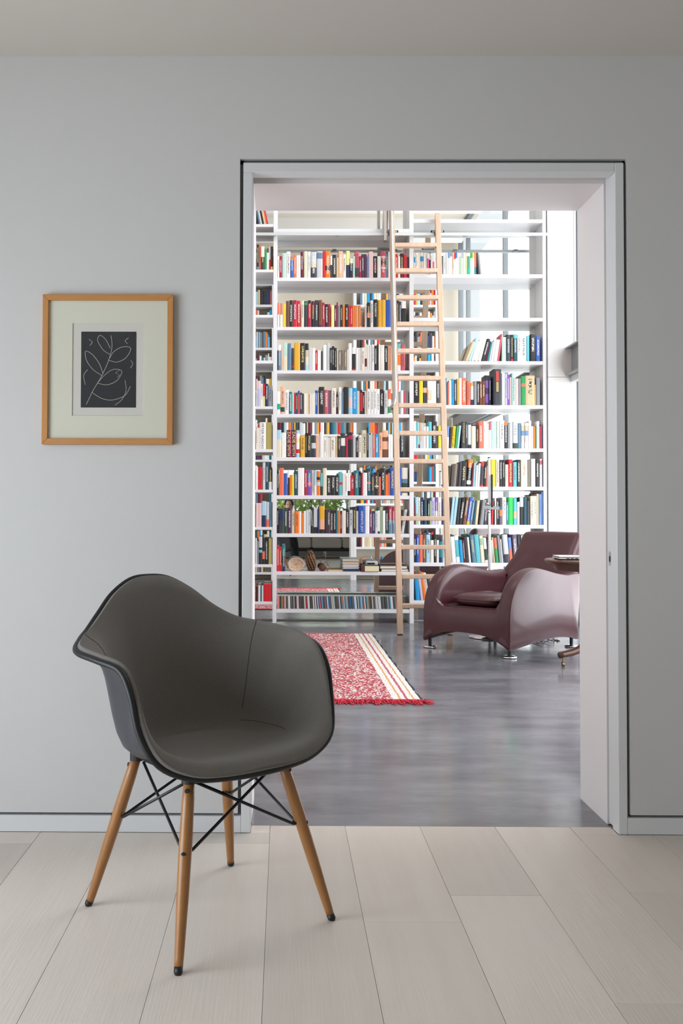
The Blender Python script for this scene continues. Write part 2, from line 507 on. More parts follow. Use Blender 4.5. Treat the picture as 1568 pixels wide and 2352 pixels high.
# ladder rail along the front
rz1, rz0 = UZ(534.8, B-0.04, 900), UZ(541.5, B-0.04, 900)
rail = obj('ladder_rail', MB().box(ux[0][0], UX(1255.5, B-0.04, 540), B-0.05, B-0.03, rz0, rz1), mat('rail_aluminium', 'D5DADC', 0.3, 0.25), case, bevel=0.002, seg=1)
for i in range(7):
    xx = -1.3+i*0.6
    obj('rail_bracket', MB().box(xx-0.02, xx+0.02, B-0.032, B+0.001, rz0+0.004, rz1-0.004), STEEL, rail)
# ================================================================ BOOKS
PAL = {}
for ln in """wh F4F3F0 white|cr EEE7DA cream|iv E6DFC4 ivory|be D8C29C beige|bk 27272B black|ch 3B3E45 charcoal|gy 8E9399 grey|lg CDD2D5 light grey
rd D4232E red|cm AE2043 crimson|mr 6B1D2C maroon|dk 40292C dark brown|br 7B4B32 brown|or F27E2B orange|co EE7457 coral|sa F2B795 salmon|pk EFCBC9 pale pink
hp E7558C hot pink|ye F4D52F yellow|gd E9B137 golden|py F1E796 pale yellow|gr 2F9B55 green|bg 3ADB5C bright green|dg 2E463C dark green|mn BFE4D6 mint
tl 1F808C teal|tq 63C1CD turquoise|sk ACD5E8 sky blue|bl 2656B2 blue|nb 22325C navy|cy 1C9FDC cyan|pu 7E55AE purple|la C2BFE2 lavender|pl 51304A plum
st 64859C steel blue|dt 21505F dark teal|ol B4A661 olive|sg A3BE9C sage|ta 857B70 taupe|rs CF5868 rose|mv 6B5C72 mauve|pb 6E92CC pale blue|em 1FB08F emerald|rb 3A62B8 royal blue|pm 7A2A60 magenta""".replace('\n', '|').split('|'):
    a = ln.split()
    PAL[a[0]] = (hexc(a[1]), ' '.join(a[2:]))
def book_mat():
    m = bpy.data.materials.new('printed_book_cover'); m.use_nodes = True
    nt = m.node_tree; p = nt.nodes['Principled BSDF']
    p.inputs['Roughness'].default_value = 0.42
    c = nt.nodes.new('ShaderNodeVertexColor'); c.layer_name = 'Col'
    t = nt.nodes.new('ShaderNodeVertexColor'); t.layer_name = 'Txt'
    uv = nt.nodes.new('ShaderNodeUVMap'); uv.uv_map = 'UVMap'
    mp = nt.nodes.new('ShaderNodeMapping'); mp.inputs['Scale'].default_value = (4.6, 6.5, 1)
    nt.links.new(uv.outputs[0], mp.inputs[0])
    n = nt.nodes.new('ShaderNodeTexNoise'); n.noise_dimensions = '2D'
    n.inputs['Scale'].default_value = 1; n.inputs['Detail'].default_value = 1.5
    nt.links.new(mp.outputs[0], n.inputs['Vector'])
    th = nt.nodes.new('ShaderNodeMapRange'); th.inputs[1].default_value = 0.46; th.inputs[2].default_value = 0.56
    nt.links.new(n.outputs['Fac'], th.inputs[0])
    sp = nt.nodes.new('ShaderNodeSeparateXYZ'); nt.links.new(uv.outputs[0], sp.inputs[0])
    s1 = nt.nodes.new('ShaderNodeMath'); s1.operation = 'SUBTRACT'; s1.inputs[1].default_value = 0.5
    nt.links.new(sp.outputs[0], s1.inputs[0])
    ab = nt.nodes.new('ShaderNodeMath'); ab.operation = 'ABSOLUTE'; nt.links.new(s1.outputs[0], ab.inputs[0])
    lt = nt.nodes.new('ShaderNodeMath'); lt.operation = 'LESS_THAN'; lt.inputs[1].default_value = 0.2
    nt.links.new(ab.outputs[0], lt.inputs[0])
    m1 = nt.nodes.new('ShaderNodeMath'); m1.operation = 'MULTIPLY'
    nt.links.new(th.outputs[0], m1.inputs[0]); nt.links.new(lt.outputs[0], m1.inputs[1])
    m2 = nt.nodes.new('ShaderNodeMath'); m2.operation = 'MULTIPLY'
    nt.links.new(m1.outputs[0], m2.inputs[0]); nt.links.new(t.outputs['Alpha'], m2.inputs[1])
    mx = nt.nodes.new('ShaderNodeMix'); mx.data_type = 'RGBA'
    nt.links.new(m2.outputs[0], mx.inputs[0]); nt.links.new(c.outputs['Color'], mx.inputs[6]); nt.links.new(t.outputs['Color'], mx.inputs[7])
    nt.links.new(mx.outputs[2], p.inputs['Base Color'])
    return m
BOOKM = book_mat()
PAGE = hexc('EAE3D2')
class BookGeo:
    """one book (or many) with per-corner print colours"""
    def __init__(s): s.v = []; s.f = []; s.c = []; s.t = []; s.uv = []
    def face(s, ids, col, txt=(0,0,0,0), uvs=None):
        s.f.append(ids)
        for i in range(len(ids)):
            s.c.append((*col, 1)); s.t.append(txt); s.uv.append(uvs[i] if uvs else (0, 0))
    def book(s, wd, ht, dp, base, bands, text, rnd, xf=None, facing=-1):
        """spine towards facing*y at y=0, standing on z=0, x 0..wd"""
        n0 = len(s.v); seed = rnd.random()*90
        cuts = {0.0, 1.0}
        for (a, b, c) in bands: cuts.add(a); cuts.add(b)
        ta, tb = 0.10+0.08*rnd.random(), 0.62+0.25*rnd.random()
        if text: cuts.add(ta); cuts.add(tb)
        cs = sorted(cuts)           # fraction from the top
        bul = min(0.12*wd, 0.004)
        prof = [(0.0, 0.0), (0.22*wd, -bul), (0.78*wd, -bul), (wd, 0.0)]
        us = [0.0, 0.22, 0.78, 1.0]
        V = []
        for fr_ in cs:
            for (x, y) in prof: V.append((x, y, ht*(1-fr_)))
        nb_ = len(V)
        hp_ = 0.0035 if ht > 0.1 else 0.002
        # back corners top & bottom, page-block inset
        V += [(0, dp, ht), (wd, dp, ht), (0, dp, 0), (wd, dp, 0)]
        e = min(0.003, wd*0.16)
        V += [(e, 0.004, ht), (wd-e, 0.004, ht), (wd-e, dp, ht), (e, dp, ht), (e, 0.004, ht-hp_), (wd-e, 0.004, ht-hp_), (wd-e, dp-0.004, ht-hp_), (e, dp-0.004, ht-hp_)]
        V += [(e, dp, 0), (wd-e, dp, 0), (e, dp-0.004, 0.0), (wd-e, dp-0.004, 0.0)]
        for q in V:
            q = Vector(q)
            if facing > 0: q = Vector((wd-q.x, -q.y, q.z))
            s.v.append(tuple(xf @ q) if xf else tuple(q))
        g = lambda i: n0+i
        for r in range(len(cs)-1):
            mid = (cs[r]+cs[r+1])/2; col = base
            for (a, b, c) in bands:
                if a <= mid <= b: col = c
            tx = (0,0,0,0)
            if text and ta <= mid <= tb: tx = (*text, 1)
            for j in range(3):
                a, b, c, d = r*4+j, r*4+j+1, (r+1)*4+j+1, (r+1)*4+j
                vv = lambda k: seed + (1-cs[k])*ht/max(wd, 0.004)
                uvs = [(us[j], vv(r)), (us[j+1], vv(r)), (us[j+1], vv(r+1)), (us[j], vv(r+1))]
                s.face((g(d), g(c), g(b), g(a)), col, tx, uvs[::-1])
        k = (len(cs)-1)*4
        B0, B1, B2, B3 = nb_, nb_+1, nb_+2, nb_+3
        side = base
        left = [g(r*4) for r in range(len(cs))]; right = [g(r*4+3) for r in range(len(cs))]
        s.face(tuple([g(B0)]+left+[g(B2)]), side)
        s.face(tuple([g(B3)]+right[::-1]+[g(B1)]), side)
        p = nb_+4
        s.face((g(0), g(1), g(p), g(B0), g(p+3)) if False else (g(B0), g(p+3), g(p), g(1), g(0)), side)
        s.face((g(1), g(p), g(p+1), g(2)), side)
        s.face((g(2), g(p+1), g(p+2), g(B1), g(3)), side)
        s.face((g(p+4), g(p+5), g(p+6), g(p+7)), PAGE)
        s.face((g(p), g(p+4), g(p+7), g(p+3)), side); s.face((g(p+1), g(p+2), g(p+6), g(p+5)), side); s.face((g(p), g(p+1), g(p+5), g(p+4)), side)
        s.face((g(p+7), g(p+6), g(p+11), g(p+10)), PAGE)          # fore edge
        s.face((g(B0), g(B2), g(p+8), g(p+3)), side); s.face((g(B1), g(p+2), g(p+9), g(B3)), side)
        s.face((g(p+8), g(p+10), g(p+7), g(p+3)), side); s.face((g(p+9), g(p+2), g(p+6), g(p+11)), side)
        s.face((g(k), g(k+1), g(k+2), g(k+3), g(B3), g(B2)), side)
    def build(s, name, loc=(0,0,0), material=None):
        me = bpy.data.meshes.new(name)
        me.from_pydata(s.v, [], s.f)
        for nm, data in (('Col', s.c), ('Txt', s.t)):
            a = me.color_attributes.new(nm, 'FLOAT_COLOR', 'CORNER')
            a.data.foreach_set('color', [x for q in data for x in q])
        u = me.uv_layers.new(name='UVMap'); u.data.foreach_set('uv', [x for q in s.uv for x in q])
        me.materials.append(material or BOOKM)
        o = bpy.data.objects.new(name, me); COL.objects.link(o); o.location = loc
        return o
SC = 320/1568
ROWS = [
 # bay, shelf, x origin, y origin, scale, row name, data   (xl xr top colour  t/T print  @band  L lean  F lettering)
 (1, 1, 630, 560, SC, 'first row in the middle bay', """36 54 140 cr T;54 88 140 cm t;90 133 105 mn;135 178 88 wh T;181 215 148 rb t @.02-.15:or;217 243 122 co t;246 268 130 cr;270 294 130 wh;294 324 92 mr t
332 370 85 iv;372 406 88 wh T;411 471 92 ch t @0-.45:lg @.45-.6:be;476 541 85 lg @.05-.28:st;541 572 90 rd;574 628 80 or t @.55-.73:dk;630 650 140 wh @.4-1:ch;652 698 124 bk t;698 718 155 be;720 768 84 sa t
770 804 120 cr T;806 846 80 py @.52-1:nb;846 882 165 bk t @0-.25:iv;884 904 140 mn;906 952 88 rs T @.62-.95:ch;954 978 140 cm t;980 1010 118 pl t;1012 1038 118 pl;1040 1060 142 pb;1062 1110 88 pk;1112 1156 140 bk t @.35-.65:mr
1158 1196 140 wh;1200 1252 82 rs t @.2-.25:iv @.35-.5:dk @.6-.65:iv;1254 1280 110 st t;1282 1304 90 wh;1310 1342 120 wh;1358 1388 118 rd t;1390 1414 140 cr;1416 1452 108 dk t @.6-1:mr;1454 1488 120 rd T;1490 1512 150 pl"""),
 (1, 2, 630, 670, SC, 'second row in the middle bay', """36 54 125 wh @0-.48:co;66 90 130 wh @0-.48:co;98 124 140 ye;130 162 105 br;168 206 98 bk t;208 254 96 cm t @.75-1:rd;256 292 104 rd t;300 332 102 iv T;334 372 108 ch @.05-.15:gr;376 414 98 cm t @0-.12:bk
418 450 106 bk t @0-.5:mr;454 494 96 ch t;498 536 94 br @.93-1:nb;538 566 122 cm t;568 606 140 bk t;610 630 138 rd T;638 672 152 py;674 698 152 pl t;700 716 120 cm;718 738 155 gy;740 766 146 bk t;768 794 156 or;796 832 142 bk t
834 856 155 rd;856 878 155 rd t;880 900 155 or;902 922 155 or;924 944 155 be;946 970 155 sa @0-1:or;1020 1040 150 wh T;1042 1078 122 bk t @.42-.62:co;1080 1112 100 wh T;1114 1162 88 bk t;1166 1206 95 gd;1208 1250 92 gd;1252 1308 92 st @0-1:bl
1358 1372 100 la;1372 1400 102 bk t;1402 1426 110 ch t;1428 1480 105 bk @0-.28:wh"""),
 (1, 3, 630, 770, SC, 'third row in the middle bay', """30 42 170 bk;43 74 108 st t @0-.22:wh;76 94 145 sa;98 146 86 iv @0-.47:mn;148 190 92 st;192 218 145 ch @.8-.85:rd;222 288 84 gd;290 346 88 bk t;348 384 92 bk @.25-.5:be @.5-.8:iv @.8-1:sk;384 420 140 lg;422 458 145 wh
460 484 170 rd t;486 504 170 wh;504 522 170 wh;524 542 180 ch;546 586 110 wh;590 624 88 lg;626 648 142 bk t;648 674 124 bk t;676 700 142 bk t;704 720 165 cr;722 750 168 ta t;752 782 165 ta T;784 816 165 ta t;818 832 160 cr;832 870 90 wh
874 914 138 bk @0-.28:wh @.93-1:rd;916 946 142 wh;948 974 148 wh;976 1014 140 cr T;1016 1040 95 cr @.55-.85:mr;1042 1066 108 wh;1068 1092 108 wh;1094 1122 104 wh T;1124 1154 118 bk t;1156 1172 100 bk;1172 1188 100 wh;1190 1236 110 cr
1238 1276 122 bk t;1278 1302 128 sa;1304 1322 128 sa;1380 1420 95 wh @.0-.2:tq @.4-.8:or;1422 1468 110 rs T"""),
 (1, 4, 630, 865, SC, 'fourth row in the middle bay', """30 66 166 wh @.55-.8:em;68 116 112 sa T @.75-.92:ch;118 160 148 wh T;164 200 172 tl t;200 218 190 mn;220 238 180 rd @.9-1:bl;240 262 180 dt t;264 286 160 rs @0-.15:bl;288 312 180 pl t;312 330 190 dg;332 354 190 cr
354 374 190 cr;374 394 195 be;396 420 195 cr;420 442 195 cr;444 458 180 wh;458 486 155 bl t;488 500 180 cr;500 562 116 bk t;562 606 150 rs t;606 640 155 mv;640 692 130 cr T;692 720 200 dk t;720 752 120 wh T;752 776 165 st;778 834 118 bk
834 876 132 sk @.35-.75:pk;876 930 128 cy t;930 962 165 cr;964 990 150 rd @0-.12:bk @.88-1:bk;990 1014 170 bk t;1016 1038 165 cr;1040 1080 138 wh T;1082 1116 138 wh T;1116 1148 138 wh T;1150 1184 140 wh T;1186 1230 145 bk t;1234 1272 155 lg T
1276 1312 140 wh @0-.4:co @.7-.95:gr;1386 1420 170 gy;1420 1450 155 wh;1450 1480 168 rs;1482 1508 165 gy"""),
 (1, 5, 630, 960, SC, 'fifth row in the middle bay', """28 76 135 iv @0-.35:sk;80 132 165 wh;136 188 136 dk @0-1:dk Fz;190 244 136 dk Fz;246 282 138 wh @0-.12:sk @.3-.45:py @.7-.85:rd @.87-1:sk;292 342 192 gd T;346 366 172 bk t;366 416 170 bk t;418 464 195 ch @.35-.6:lg
466 490 195 sa;492 510 190 cr;512 552 158 wh;554 584 215 cr T;586 600 215 wh;600 628 220 cr;630 682 215 cr T;684 712 215 be;714 744 192 bk t @0-.05:ye;746 798 172 ch @.2-.52:wh;800 826 215 cm;828 880 162 bk @.12-.28:cm;884 916 195 lg
918 944 218 bk t;946 980 192 cr T;984 1040 138 iv T;1042 1058 105 bk t;1060 1080 190 lg;1082 1104 165 sk;1104 1130 165 co t;1132 1172 180 cy t;1176 1212 165 sa T;1214 1278 140 sa @.25-.4:br @.7-1:br;1282 1302 195 wh;1302 1332 200 wh
1392 1412 140 ch @0-.3:cy;1414 1462 160 bk t"""),
 (1, 6, 630, 1060, SC, 'sixth row in the middle bay', """28 50 95 bk t;54 104 72 co;104 146 130 rb;150 170 95 dk @0-.3:wh;172 194 150 or;194 220 148 ye;220 262 106 dt t;264 334 72 wh;336 368 96 cm t;370 416 98 pu t @.1-.3:tl @.5-.6:co;420 446 98 cr T;448 474 98 wh @0-.6:sk
476 514 106 or @.25-.37:bk @.45-.6:lg;516 544 128 tq @.6-1:dg;546 588 74 iv;586 636 154 bk t;638 682 154 bk t;684 726 154 bk t;726 764 114 tq @.45-.55:rd;766 792 130 cr;794 822 130 wh T;822 854 130 wh @.8-1:bk;854 902 156 rd t;902 946 100 tl t
948 974 110 bk t;974 994 125 cm;994 1042 126 wh;1042 1088 76 dt t @.5-.57:co;1090 1124 140 ch t;1126 1172 122 bk t @.58-.62:wh;1174 1196 170 co;1198 1246 74 bk t;1248 1276 148 or;1278 1300 130 co;1302 1350 72 bl t;1402 1428 72 bl;1432 1500 70 cr @.4-.55:st @.55-.9:dg"""),
 (1, 7, 630, 1140, SC, 'seventh row in the middle bay', """26 48 130 bk t;52 108 140 ch @0-.48:nb;110 146 130 dg t;148 192 132 pl t;194 228 150 iv T;230 278 166 or T;278 302 168 wh;306 326 185 or;330 352 165 wh;354 380 155 lg;380 406 145 lg T;414 440 118 bk t L-12;440 484 130 bk @0-.75:lg
486 504 140 nb;506 566 108 gd @.5-.85:sa @.85-1:bk;568 594 150 bk;594 628 150 pl t;628 660 152 bk t;662 694 156 bk t;694 716 158 tl;716 738 158 or;740 758 165 mr t;760 802 160 cr;804 838 140 bk t;842 882 152 lg T;882 918 118 bk t;920 944 165 cr
946 1016 108 bl Fi;1018 1068 108 wh;1070 1100 165 pm t;1102 1130 165 nb t;1132 1160 165 lg T;1162 1184 160 wh @.9-1:bk;1186 1214 120 sg;1216 1246 160 wh;1250 1282 150 dg t;1284 1322 110 cm t @.5-1:st;1324 1354 120 cm t @.5-1:st;1410 1422 150 cr;1425 1453 150 lg T L42"""),
 (1, 8, 630, 1225, SC, 'pine cone shelf in the middle bay', """24 54 145 rd t;54 82 165 rd t;86 122 130 tl t @.4-1:nb"""),
 (0, 0, 575, 480, 70/549, 'topmost shelf in the narrow left bay', """130 152 20 bk L-50;154 184 20 st L-50;186 214 20 wh L-52;216 244 20 bk L-52;246 276 20 be L-52;278 298 20 co L-54;300 324 20 rd L-56"""),
 (0, 1, 575, 480, 70/549, 'first row in the narrow left bay', """112 152 640 bk t @.88-1:st;154 188 660 co T;190 250 675 ch t @0-.45:wh;252 292 720 gr;294 330 710 wh @0-.2:br;332 362 675 lg @.56-1:rd;364 405 675 dk @.87-1:gd"""),
 (0, 4, 575, 770, 70/568, 'second book row in the narrow left bay', """108 124 815 wh;126 188 850 la @0-.3:pk;190 228 905 wh T;228 272 905 py @0-.55:rd;276 330 905 nb t;332 405 935 gy T"""),
 (0, 5, 575, 770, 70/568, 'third book row in the narrow left bay', """100 130 1650 cr T;132 168 1665 cr @0-.13:rd;172 288 1622 wh Fn;290 404 1625 ol"""),
 (0, 6, 575, 1040, 70/422, 'fourth book row in the narrow left bay', """70 102 190 wh;105 165 195 rd;168 205 135 lg T;208 250 125 dt t;255 297 200 dk t @.65-1:wh"""),
 (0, 7, 575, 1040, 70/422, 'fifth book row in the narrow left bay', """75 110 710 pk;112 153 710 pk;155 218 670 sk @.55-1:nb;220 258 680 lg @.7-1:co;262 296 680 st T"""),
 (0, 8, 575, 1040, 70/422, 'sixth book row in the narrow left bay', """66 90 1180 lg;92 116 1220 gy;118 162 1160 bk @0-.4:lg @.48-.58:tq;164 198 1185 bk @.5-.8:co;200 245 1180 bk t;250 296 1185 ol"""),
 (0, 9, 575, 1040, 70/422, 'lowest shelf in the narrow left bay', """66 80 1830 rd;81 104 1850 bk;105 139 1840 wh;140 158 1835 tl;159 176 1840 wh;178 292 1818 rd"""),
 (2, 1, 940, 560, SC, 'first row in the right bay', """50 66 100 cr @.2-.45:cy;66 92 100 cr T;92 120 100 cr;120 158 100 cr T @.18-.4:cy;160 178 100 cr;178 197 100 lg T;198 220 105 hp @0-.25:wh;222 238 110 bk @0-.3:wh;238 258 108 wh T;258 280 105 lg @.4-.9:rs;280 300 105 wh T;356 378 100 ch @0-.15:wh;378 411 100 wh T
412 432 100 lg;434 456 100 wh @0-.25:pb;456 482 100 wh @0-.18:gy;482 500 100 be T;500 518 100 wh @0-.3:rd;518 538 100 wh @0-.25:rb;538 556 105 wh T;556 580 105 sg @0-.15:wh;582 604 100 wh @0-.25:la;604 626 100 wh;626 646 105 py T;646 683 105 em T @0-.15:wh
684 707 100 wh @0-.25:gr;708 729 100 wh @0-.25:ye;730 752 100 co @.65-1:tl;770 788 100 ch L-17;790 812 118 gy L-23"""),
 (2, 3, 940, 755, SC, 'third shelf down in the right bay', """630 657 150 be L80;660 690 112 sk L86;694 722 145 wh L70;726 764 130 cr L65;766 804 130 cr L62;808 845 118 bk t L68;848 867 140 mr L52;870 890 150 tl L46;892 914 150 lg L42;916 942 125 wh L38;945 984 125 wh L35;988 1008 60 rs L42
1040 1089 95 mn;1090 1136 66 ch t;1140 1166 66 bk t @.9-1:rd;1170 1212 64 dt t @0-.15:tq;1214 1252 64 wh T;1254 1314 64 wh T;1318 1348 80 tq;1358 1420 64 bk t;1424 1470 84 rb t"""),
 (2, 4, 940, 840, SC, 'fourth row in the right bay', """50 107 150 bk t;109 150 160 ye;152 198 165 ch @.3-.5:sa;200 250 165 cr t @.4-.8:sa;252 300 165 wh;302 340 165 ch t;402 420 140 st;428 442 190 co;446 472 165 wh;476 500 150 cy T;502 532 158 ch t;536 556 145 gd;558 586 140 wh;588 638 138 rd t @0-1:co
646 684 172 co T;690 722 192 wh @0-.15:gd @.75-1:nb;726 756 175 gy;758 789 175 dk t;790 819 175 br t;820 850 175 br t;852 888 168 pu @.3-.55:pl @.9-1:pl;890 922 125 nb t;946 1034 38 ch Fs;1038 1072 80 wh;1074 1100 95 la T;1100 1128 100 pu t;1130 1150 130 pk
1152 1192 80 mn T;1194 1227 145 pk;1228 1252 145 gy;1254 1304 118 gr @.25-.35:co;1306 1409 112 be T;1410 1424 215 gd;1426 1468 135 gy"""),
 (2, 5, 940, 940, SC, 'fifth row in the right bay', """50 74 135 wh;76 100 140 tq;101 117 150 wh @.85-1:cm;118 136 150 sa @.7-1:lg;138 159 155 lg;160 186 190 wh;190 214 195 wh;216 250 145 tq;252 310 138 bk t;312 323 190 dg;324 356 188 ye;416 441 190 wh @0-.5:pb L6;444 468 205 dk L14;470 504 192 ye L20 Fc
508 530 195 gr L24;534 556 185 sk L26;584 630 140 ch L6 Fv;632 654 140 ch t;656 694 160 bk @.05-.85:lg;698 746 190 iv;750 778 178 bk t;780 828 135 co t;832 856 135 wh T;858 892 160 wh;894 918 145 wh @0-.3:rs;922 982 130 tq @0-1:mn;984 1010 135 wh
1016 1066 125 wh T;1068 1104 145 bk t @0-.12:or;1106 1128 160 gy;1130 1158 148 wh;1162 1218 140 lg @.8-1:dg F9;1222 1252 155 st;1258 1290 155 wh @.1-.3:be @.3-.5:pb @.55-.75:pk;1298 1336 155 wh @.1-.3:be @.3-.5:pb @.55-.75:pk;1340 1370 130 wh;1374 1392 190 cr
1394 1416 195 or;1418 1429 190 gr;1430 1460 135 wh T;1462 1476 190 rd;1478 1496 170 mv"""),
 (2, 6, 940, 1040, SC, 'sixth row in the right bay', """490 520 125 ta L22;523 543 130 dk L18;546 574 105 ch L20;578 634 108 bk L12 t;640 690 75 bk L24 t @0-.3:or @.78-.92:wh;694 712 130 mr L18;714 734 115 sk L14;736 761 140 lg L14;764 788 120 wh L18;791 828 100 ch L13 @0-.18:rd @.92-1:rd;832 861 130 bk t L13
864 880 150 co;916 966 72 ye;972 1010 74 iv T;1014 1044 78 bk t;1046 1074 78 bk t;1078 1110 132 cr T;1114 1160 74 rd t;1166 1206 104 tq T;1210 1250 76 bk t;1254 1326 74 iv Fk;1328 1362 76 ta;1366 1416 68 lg;1420 1460 74 bk t;1464 1494 70 lg @.05-.2:rs"""),
 (2, 7, 940, 1120, SC, 'seventh row in the right bay', """50 64 190 mr;68 98 105 sk @.6-1:sg;100 121 110 iv T;123 160 110 nb t;165 195 135 dt;200 229 140 bk t L4;231 246 150 sg;248 284 110 la T;287 318 108 pu t @.5-1:lg;320 360 108 cr T;363 384 150 nb;438 450 120 dk L14;453 481 108 sk L32;484 518 108 sk L36;522 550 118 bk L32
553 592 115 bk t L40;598 632 110 br t L43;638 674 112 rb t @.88-1:gd L42;678 704 140 st t L38;708 730 160 dt L33;735 764 145 be t L28;790 830 140 gy L36;836 868 170 ch t L16;918 938 150 rd L8;941 958 160 bk;960 976 115 wh T;978 1008 118 bk t;1010 1042 135 mv @0-.37:ch @.37-.65:or
1044 1088 108 wh T;1090 1114 165 tl t;1116 1168 108 bg;1170 1206 118 tq @.5-.75:sa;1210 1238 160 lg;1240 1283 108 bk @0-.35:lg;1284 1320 104 dt;1322 1352 150 ch;1360 1398 95 iv T;1400 1430 95 cr T;1432 1456 70 be;1458 1484 75 pb T;1486 1506 50 pb"""),
 (2, 8, 940, 1210, SC, 'eighth row in the right bay', """50 76 100 bk t @0-.1:mr;78 108 90 bl t;110 148 88 co;150 182 92 br t;188 233 88 sk T;235 272 150 cr;276 304 90 bk t;306 332 150 wh;334 370 165 tl @.75-1:nb;372 395 95 lg T;480 525 112 wh L-22;530 572 95 tq L-26 @0-.18:wh @.8-1:wh;575 608 150 cy L-20
612 632 150 mr L-19 t;636 668 120 ch L-24;672 693 118 cr L-26;710 748 95 st L-30 t;752 802 90 tq L-28;806 846 102 iv L-25 @.1-.35:sg;852 883 125 wh L-23 @.45-.9:dg;915 934 150 lg;945 964 120 be L-20;970 1003 125 gr L-25 @0-.42:co;1012 1038 95 gy L-27;1040 1056 140 lg L-22
1070 1125 90 lg L-27 @.7-1:ch;1130 1164 122 pb L-22 @.45-1:co;1172 1222 90 mv L-17 t;1226 1254 95 ch L-12;1258 1290 95 cr;1292 1322 98 iv;1325 1360 92 wh;1362 1398 100 nb;1400 1440 94 cr;1442 1478 96 br"""),
 (2, 9, 900, 1300, 160/1568, 'lowest shelf in the right bay', """545 625 240 cy L-38;645 702 290 la L-60;705 785 150 or L-90;790 850 160 wh L-92 T;858 922 260 ch L-88;930 972 260 wh L-84 @0-.1:or;978 1014 270 wh L-80;1020 1058 270 rs L-78;1066 1112 280 wh L-76 @0-.1:or"""),
]
ORD = ['', 'first', 'second', 'third', 'fourth', 'fifth', 'sixth', 'seventh', 'eighth', 'ninth', 'tenth', 'eleventh', 'twelfth']
def nth(n):
    if n < len(ORD): return ORD[n]
    return '%d%s' % (n, 'th' if 10 <= n % 100 <= 20 else {1: 'st', 2: 'nd', 3: 'rd'}.get(n % 10, 'th'))
FONTS = {'z': ('ZADIE SMITH', 'EFD9A0', 0.90, 0.62), 'i': ('INFINITE JEST', 'F4F4F4', 0.76, 0.44), 'n': ('PÉTER NÁDAS', '33363A', 0.93, 0.42), 'c': ('CYCLE OF LIES', '33301C', 0.90, 0.55),
         'v': ('CIVILIZATIONS', 'D8B84A', 0.74, 0.40), '9': ('1913', '9AA6AA', 0.34, 0.55), 'k': ('CAPITAL', 'B5443C', 0.44, 0.30)}
BK = []
RB = random.Random(11)
for (bay, sh, ox, oy, sc, rname, data) in ROWS:
    zs = SZ[bay][sh] + 0.0004
    last = bays[bay][0]+0.001
    ents = [e.split() for e in data.replace('\n', ';').split(';') if e.strip()]
    for k, e in enumerate(ents):
        set_back = 0.010+0.012*RB.random()
        if 'Fs' in e: set_back = -0.030
        Y = B+set_back
        pxl, pxr, pyt = ox+float(e[0])*sc, ox+float(e[1])*sc, oy+float(e[2])*sc
        pyb = SH[bay][sh][0]
        x0, x1 = U(pxl, pyb, Y).x, U(pxr, pyb, Y).x
        if 'Fs' not in e:
            x0 = max(x0, last); x1 = max(min(x1, bays[bay][1]-0.001), x0+0.006)
        top = U((pxl+pxr)/2, pyt, Y).z
        txt = None; bands = []; lean = 0; font = None
        base = PAL[e[3]][0]
        for t in e[4:]:
            if t == 't': txt = hexc(RB.choice(['F2F0E8', 'F2F0E8', 'E8D79A', 'DDE6EE']))
            elif t == 'T': txt = hexc(RB.choice(['2A2A2E', '44464C', '6A4038']))
            elif t[0] == '@':
                r, c = t[1:].split(':'); a, b_ = r.split('-'); bands.append((float(a), float(b_), PAL[c][0]))
            elif t[0] == 'L': lean = float(t[1:])*sc
            elif t[0] == 'F': font = t[1]
        ht = top-zs
        dx = 0.0
        if lean:
            dx = U((pxl+pxr)/2+lean, pyt, Y).x-U((pxl+pxr)/2, pyt, Y).x
        ang = math.atan2(dx, ht)
        hh = math.hypot(ht, dx) if lean else ht
        wd = (x1-x0)*math.cos(ang)
        if not lean: last = x1+0.0003
        else: last = x1-0.002
        dp = min(0.125+0.06*RB.random()+0.1*max(0, hh-0.2), MIR-Y-0.012)
        full = [b_ for b_ in bands if b_[0] <= 0.01 and b_[1] >= 0.99]
        if full: base = full[0][2]; bands = [b_ for b_ in bands if b_ not in full]
        dom = max([(sum(b_[1]-b_[0] for b_ in bands if b_[2] == c), c) for c in {b_[2] for b_ in bands}] + [(1-sum(b_[1]-b_[0] for b_ in bands), base)])[1]
        cname = [n for (c, n) in PAL.values() if c == dom][0]
        BK.append(dict(x0=x0, wd=wd, ht=hh, dp=dp, Y=Y, z=zs, ang=ang, base=base, bands=bands, txt=txt, font=font, n=k+1, row=rname, cname=cname,
                       area=(pxr-pxl)*(pyb-pyt), lean=lean, x1=x1))
rowmax = {}
for b in BK: rowmax[b['row']] = max(rowmax.get(b['row'], 0), b['n'])
order = sorted(range(len(BK)), key=lambda i: -BK[i]['area'])
single = set(order[:300]) | {i for i, b in enumerate(BK) if b['font']}
rest = BookGeo()
def book_xf(b):
    # lean about the lower corner on the leaning side
    piv = Vector((b['wd'] if b['ang'] > 0 else 0, 0, 0))
    rot = Matrix.Rotation(b['ang'], 4, 'Y')
    return Matrix.Translation(piv) @ rot @ Matrix.Translation(-piv)
